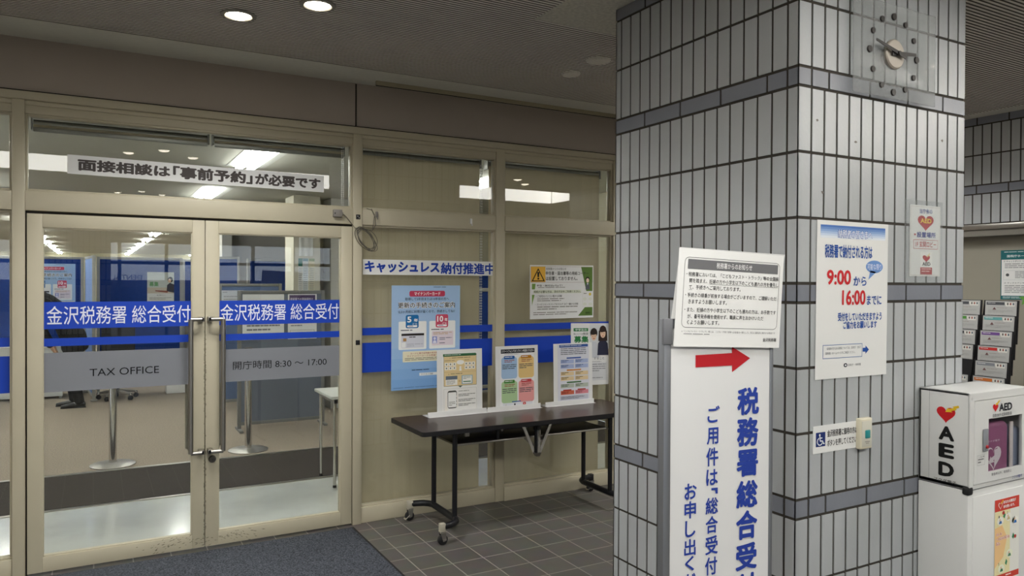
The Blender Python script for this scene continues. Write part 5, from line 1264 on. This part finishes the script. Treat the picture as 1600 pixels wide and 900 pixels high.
def limb(mb, pts, m, seg=16):
    """pts: (point, front-back radius, side radius); an elliptical loft with round ends"""
    i = mb.mi(m); P = [Vector(p[0]) for p in pts]; rings = []
    for k, (p, rx, ry) in enumerate(pts):
        t = (P[min(k + 1, len(P) - 1)] - P[max(k - 1, 0)]).normalized()
        v = (Vector((0, 1, 0)) - t * t.y).normalized() if abs(t.y) < .9 else Vector((1, 0, 0)); u = v.cross(t)
        rings.append((P[k], u * rx, v * ry, t))
    full = []
    c, u, v, t = rings[0]; r0 = min(u.length, v.length)
    for s_ in (.25, .75): full.append((c - t * r0 * math.cos(s_ * PI / 2) * .6, u * math.sin(s_ * PI / 2), v * math.sin(s_ * PI / 2)))
    full += [(c, u, v) for c, u, v, t in rings]
    c, u, v, t = rings[-1]; r0 = min(u.length, v.length)
    for s_ in (.75, .25): full.append((c + t * r0 * math.cos(s_ * PI / 2) * .6, u * math.sin(s_ * PI / 2), v * math.sin(s_ * PI / 2)))
    rv = [[mb.bm.verts.new(c + u * math.cos(2 * PI * k / seg) + v * math.sin(2 * PI * k / seg)) for k in range(seg)] for c, u, v in full]
    for a, b in zip(rv, rv[1:]):
        for k in range(seg): mb.bm.faces.new((a[k], a[(k + 1) % seg], b[(k + 1) % seg], b[k])).material_index = i
    mb.bm.faces.new(rv[0][::-1]).material_index = i; mb.bm.faces.new(rv[-1]).material_index = i
def fuse(o, vox, it=6):
    r = o.modifiers.new('fuse', 'REMESH'); r.mode = 'VOXEL'; r.voxel_size = vox; r.use_smooth_shade = True
    s_ = o.modifiers.new('relax', 'SMOOTH'); s_.iterations = it; s_.factor = .5
    return o
hc = Vector((-.44, 0, 1.602)); HR_ = Matrix.Translation(hc) @ Matrix.Rotation(math.radians(-14), 4, 'Y')
HIP, CH, NK = (0, 0, .93), (-.24, 0, 1.30), (-.345, 0, 1.44)
mb = MB()
ell(mb, (0, 0, .01), (.098, .077, .115), SKIN, HR=HR_); ell(mb, (-.045, 0, -.055), (.055, .055, .06), SKIN, HR=HR_)
limb(mb, [((-.30, 0, 1.38), .06, .075), ((-.355, 0, 1.45), .055, .055), ((-.41, 0, 1.54), .055, .052)], SKIN)
limb(mb, [((0, 0, .86), .09, .12), ((-.09, 0, 1.08), .085, .11), ((-.22, 0, 1.28), .085, .13), ((-.30, 0, 1.38), .06, .09)], SKIN)
for sg in (1, -1):
    limb(mb, [((-.29, .17 * sg, 1.36), .045, .045), ((-.37, .235 * sg, 1.08), .036, .036), ((-.30, .205 * sg, .93), .034, .034), ((-.205, .155 * sg, .765), .022, .026), ((-.185, .145 * sg, .73), .018, .030), ((-.158, .132 * sg, .665), .013, .038)], SKIN)
    for q, (dy, L) in enumerate(((-.030, .060), (-.011, .074), (.009, .070), (.027, .054))):
        b0 = Vector((-.160, (.132 + dy) * sg, .668))
        limb(mb, [(b0, .009, .009), (b0 + Vector((.012, dy * .15 * sg, -L * .5)), .0085, .0085), (b0 + Vector((.034, dy * .2 * sg, -L)), .007, .007)], SKIN, 10)
    limb(mb, [((-.180, .118 * sg, .722), .012, .012), ((-.158, .085 * sg, .69), .0105, .0105), ((-.135, .072 * sg, .655), .0085, .0085)], SKIN, 10)
    limb(mb, [((.0, .09 * sg, .86), .07, .07), ((-.02 + .01 * (sg < 0), .105 * sg, .48), .045, .045), ((.03 + .06 * (sg < 0), .11 * sg, .08), .034, .034), ((.0 + .06 * (sg < 0), .112 * sg, .05), .03, .03)], SKIN)
fuse(obj('body', mb, ph, local=True), .0055, 3)
mb = MB()
limb(mb, [((.035, 0, .76), .155, .195), ((.015, 0, .90), .150, .185), ((-.08, 0, 1.08), .130, .175), ((-.20, 0, 1.25), .135, .195), ((-.285, 0, 1.36), .105, .175), ((-.33, 0, 1.415), .07, .085)], JKT, 24)
for sg in (1, -1): limb(mb, [((-.275, .165 * sg, 1.35), .078, .075), ((-.325, .215 * sg, 1.22), .066, .064), ((-.372, .238 * sg, 1.08), .058, .056), ((-.30, .205 * sg, .93), .050, .050), ((-.225, .168 * sg, .80), .042, .042)], JKT)
fuse(obj('jacket', mb, ph, local=True), .011)
mb = MB()
limb(mb, [((.01, 0, .92), .12, .155), ((.015, 0, .80), .128, .172)], TRS, 24)
for sg, dx in ((1, 0), (-1, .06)): limb(mb, [((.01, .092 * sg, .80), .112, .095), ((-.01, .10 * sg, .62), .092, .085), ((-.02 + dx * .3, .105 * sg, .46), .074, .072), ((.0 + dx * .6, .108 * sg, .30), .068, .066), ((.025 + dx, .11 * sg, .07), .058, .058)], TRS)
fuse(obj('trousers', mb, ph, local=True), .011)
for sg, dx in ((1, 0), (-1, .06)):
    mb = MB(); LE = mat('black_leather', '#121214', .35)
    limb(mb, [((.075 + dx, .11 * sg, .040), .036, .036), ((.02 + dx, .11 * sg, .045), .042, .038), ((-.06 + dx, .113 * sg, .036), .033, .042), ((-.13 + dx, .116 * sg, .029), .026, .045), ((-.17 + dx, .117 * sg, .025), .020, .034)], LE)
    mb.box((-.185 + dx, .113 * sg - .035, .0), (.10 + dx, .113 * sg + .035, .014), LE, .006); limb(mb, [((.03 + dx, .11 * sg, .05), .045, .042), ((.03 + dx, .11 * sg, .095), .042, .040)], LE)
    fuse(obj('shoe', mb, ph, local=True), .006, 4)
mb = MB(); ell(mb, (.008, 0, .024), (.107, .088, .116), HAIR, lambda p: p.z > -.14 - .62 * p.x, HR=HR_, nu=40, nv=40); obj('hair', mb, ph, local=True)
mb = MB()
for sy in (-1, 1):
    ell(mb, (-.088, .031 * sy, .010), (.010, .014, .008), mat('eye_white', '#e8e6e2', .3), nu=12, nv=8, HR=HR_); ell(mb, (-.0955, .031 * sy, .010), (.004, .006, .006), HAIR, nu=10, nv=6, HR=HR_)
obj('eye', mb, ph, local=True)
mb = MB(); ell(mb, (-.102, 0, -.022), (.018, .012, .022), SKIN, nu=14, nv=10, HR=HR_); obj('nose', mb, ph, local=True)
mb = MB(); ell(mb, (-.096, 0, -.064), (.009, .023, .006), mat('lip_tone', '#a8655a', .5), nu=14, nv=8, HR=HR_); obj('mouth', mb, ph, local=True)
for sy in (-1, 1): mb = MB(); ell(mb, (.004, .079 * sy, -.004), (.020, .011, .030), SKIN, nu=14, nv=10, HR=HR_); obj('ear', mb, ph, local=True)
ph.location = (-.23, 11.05, 0)
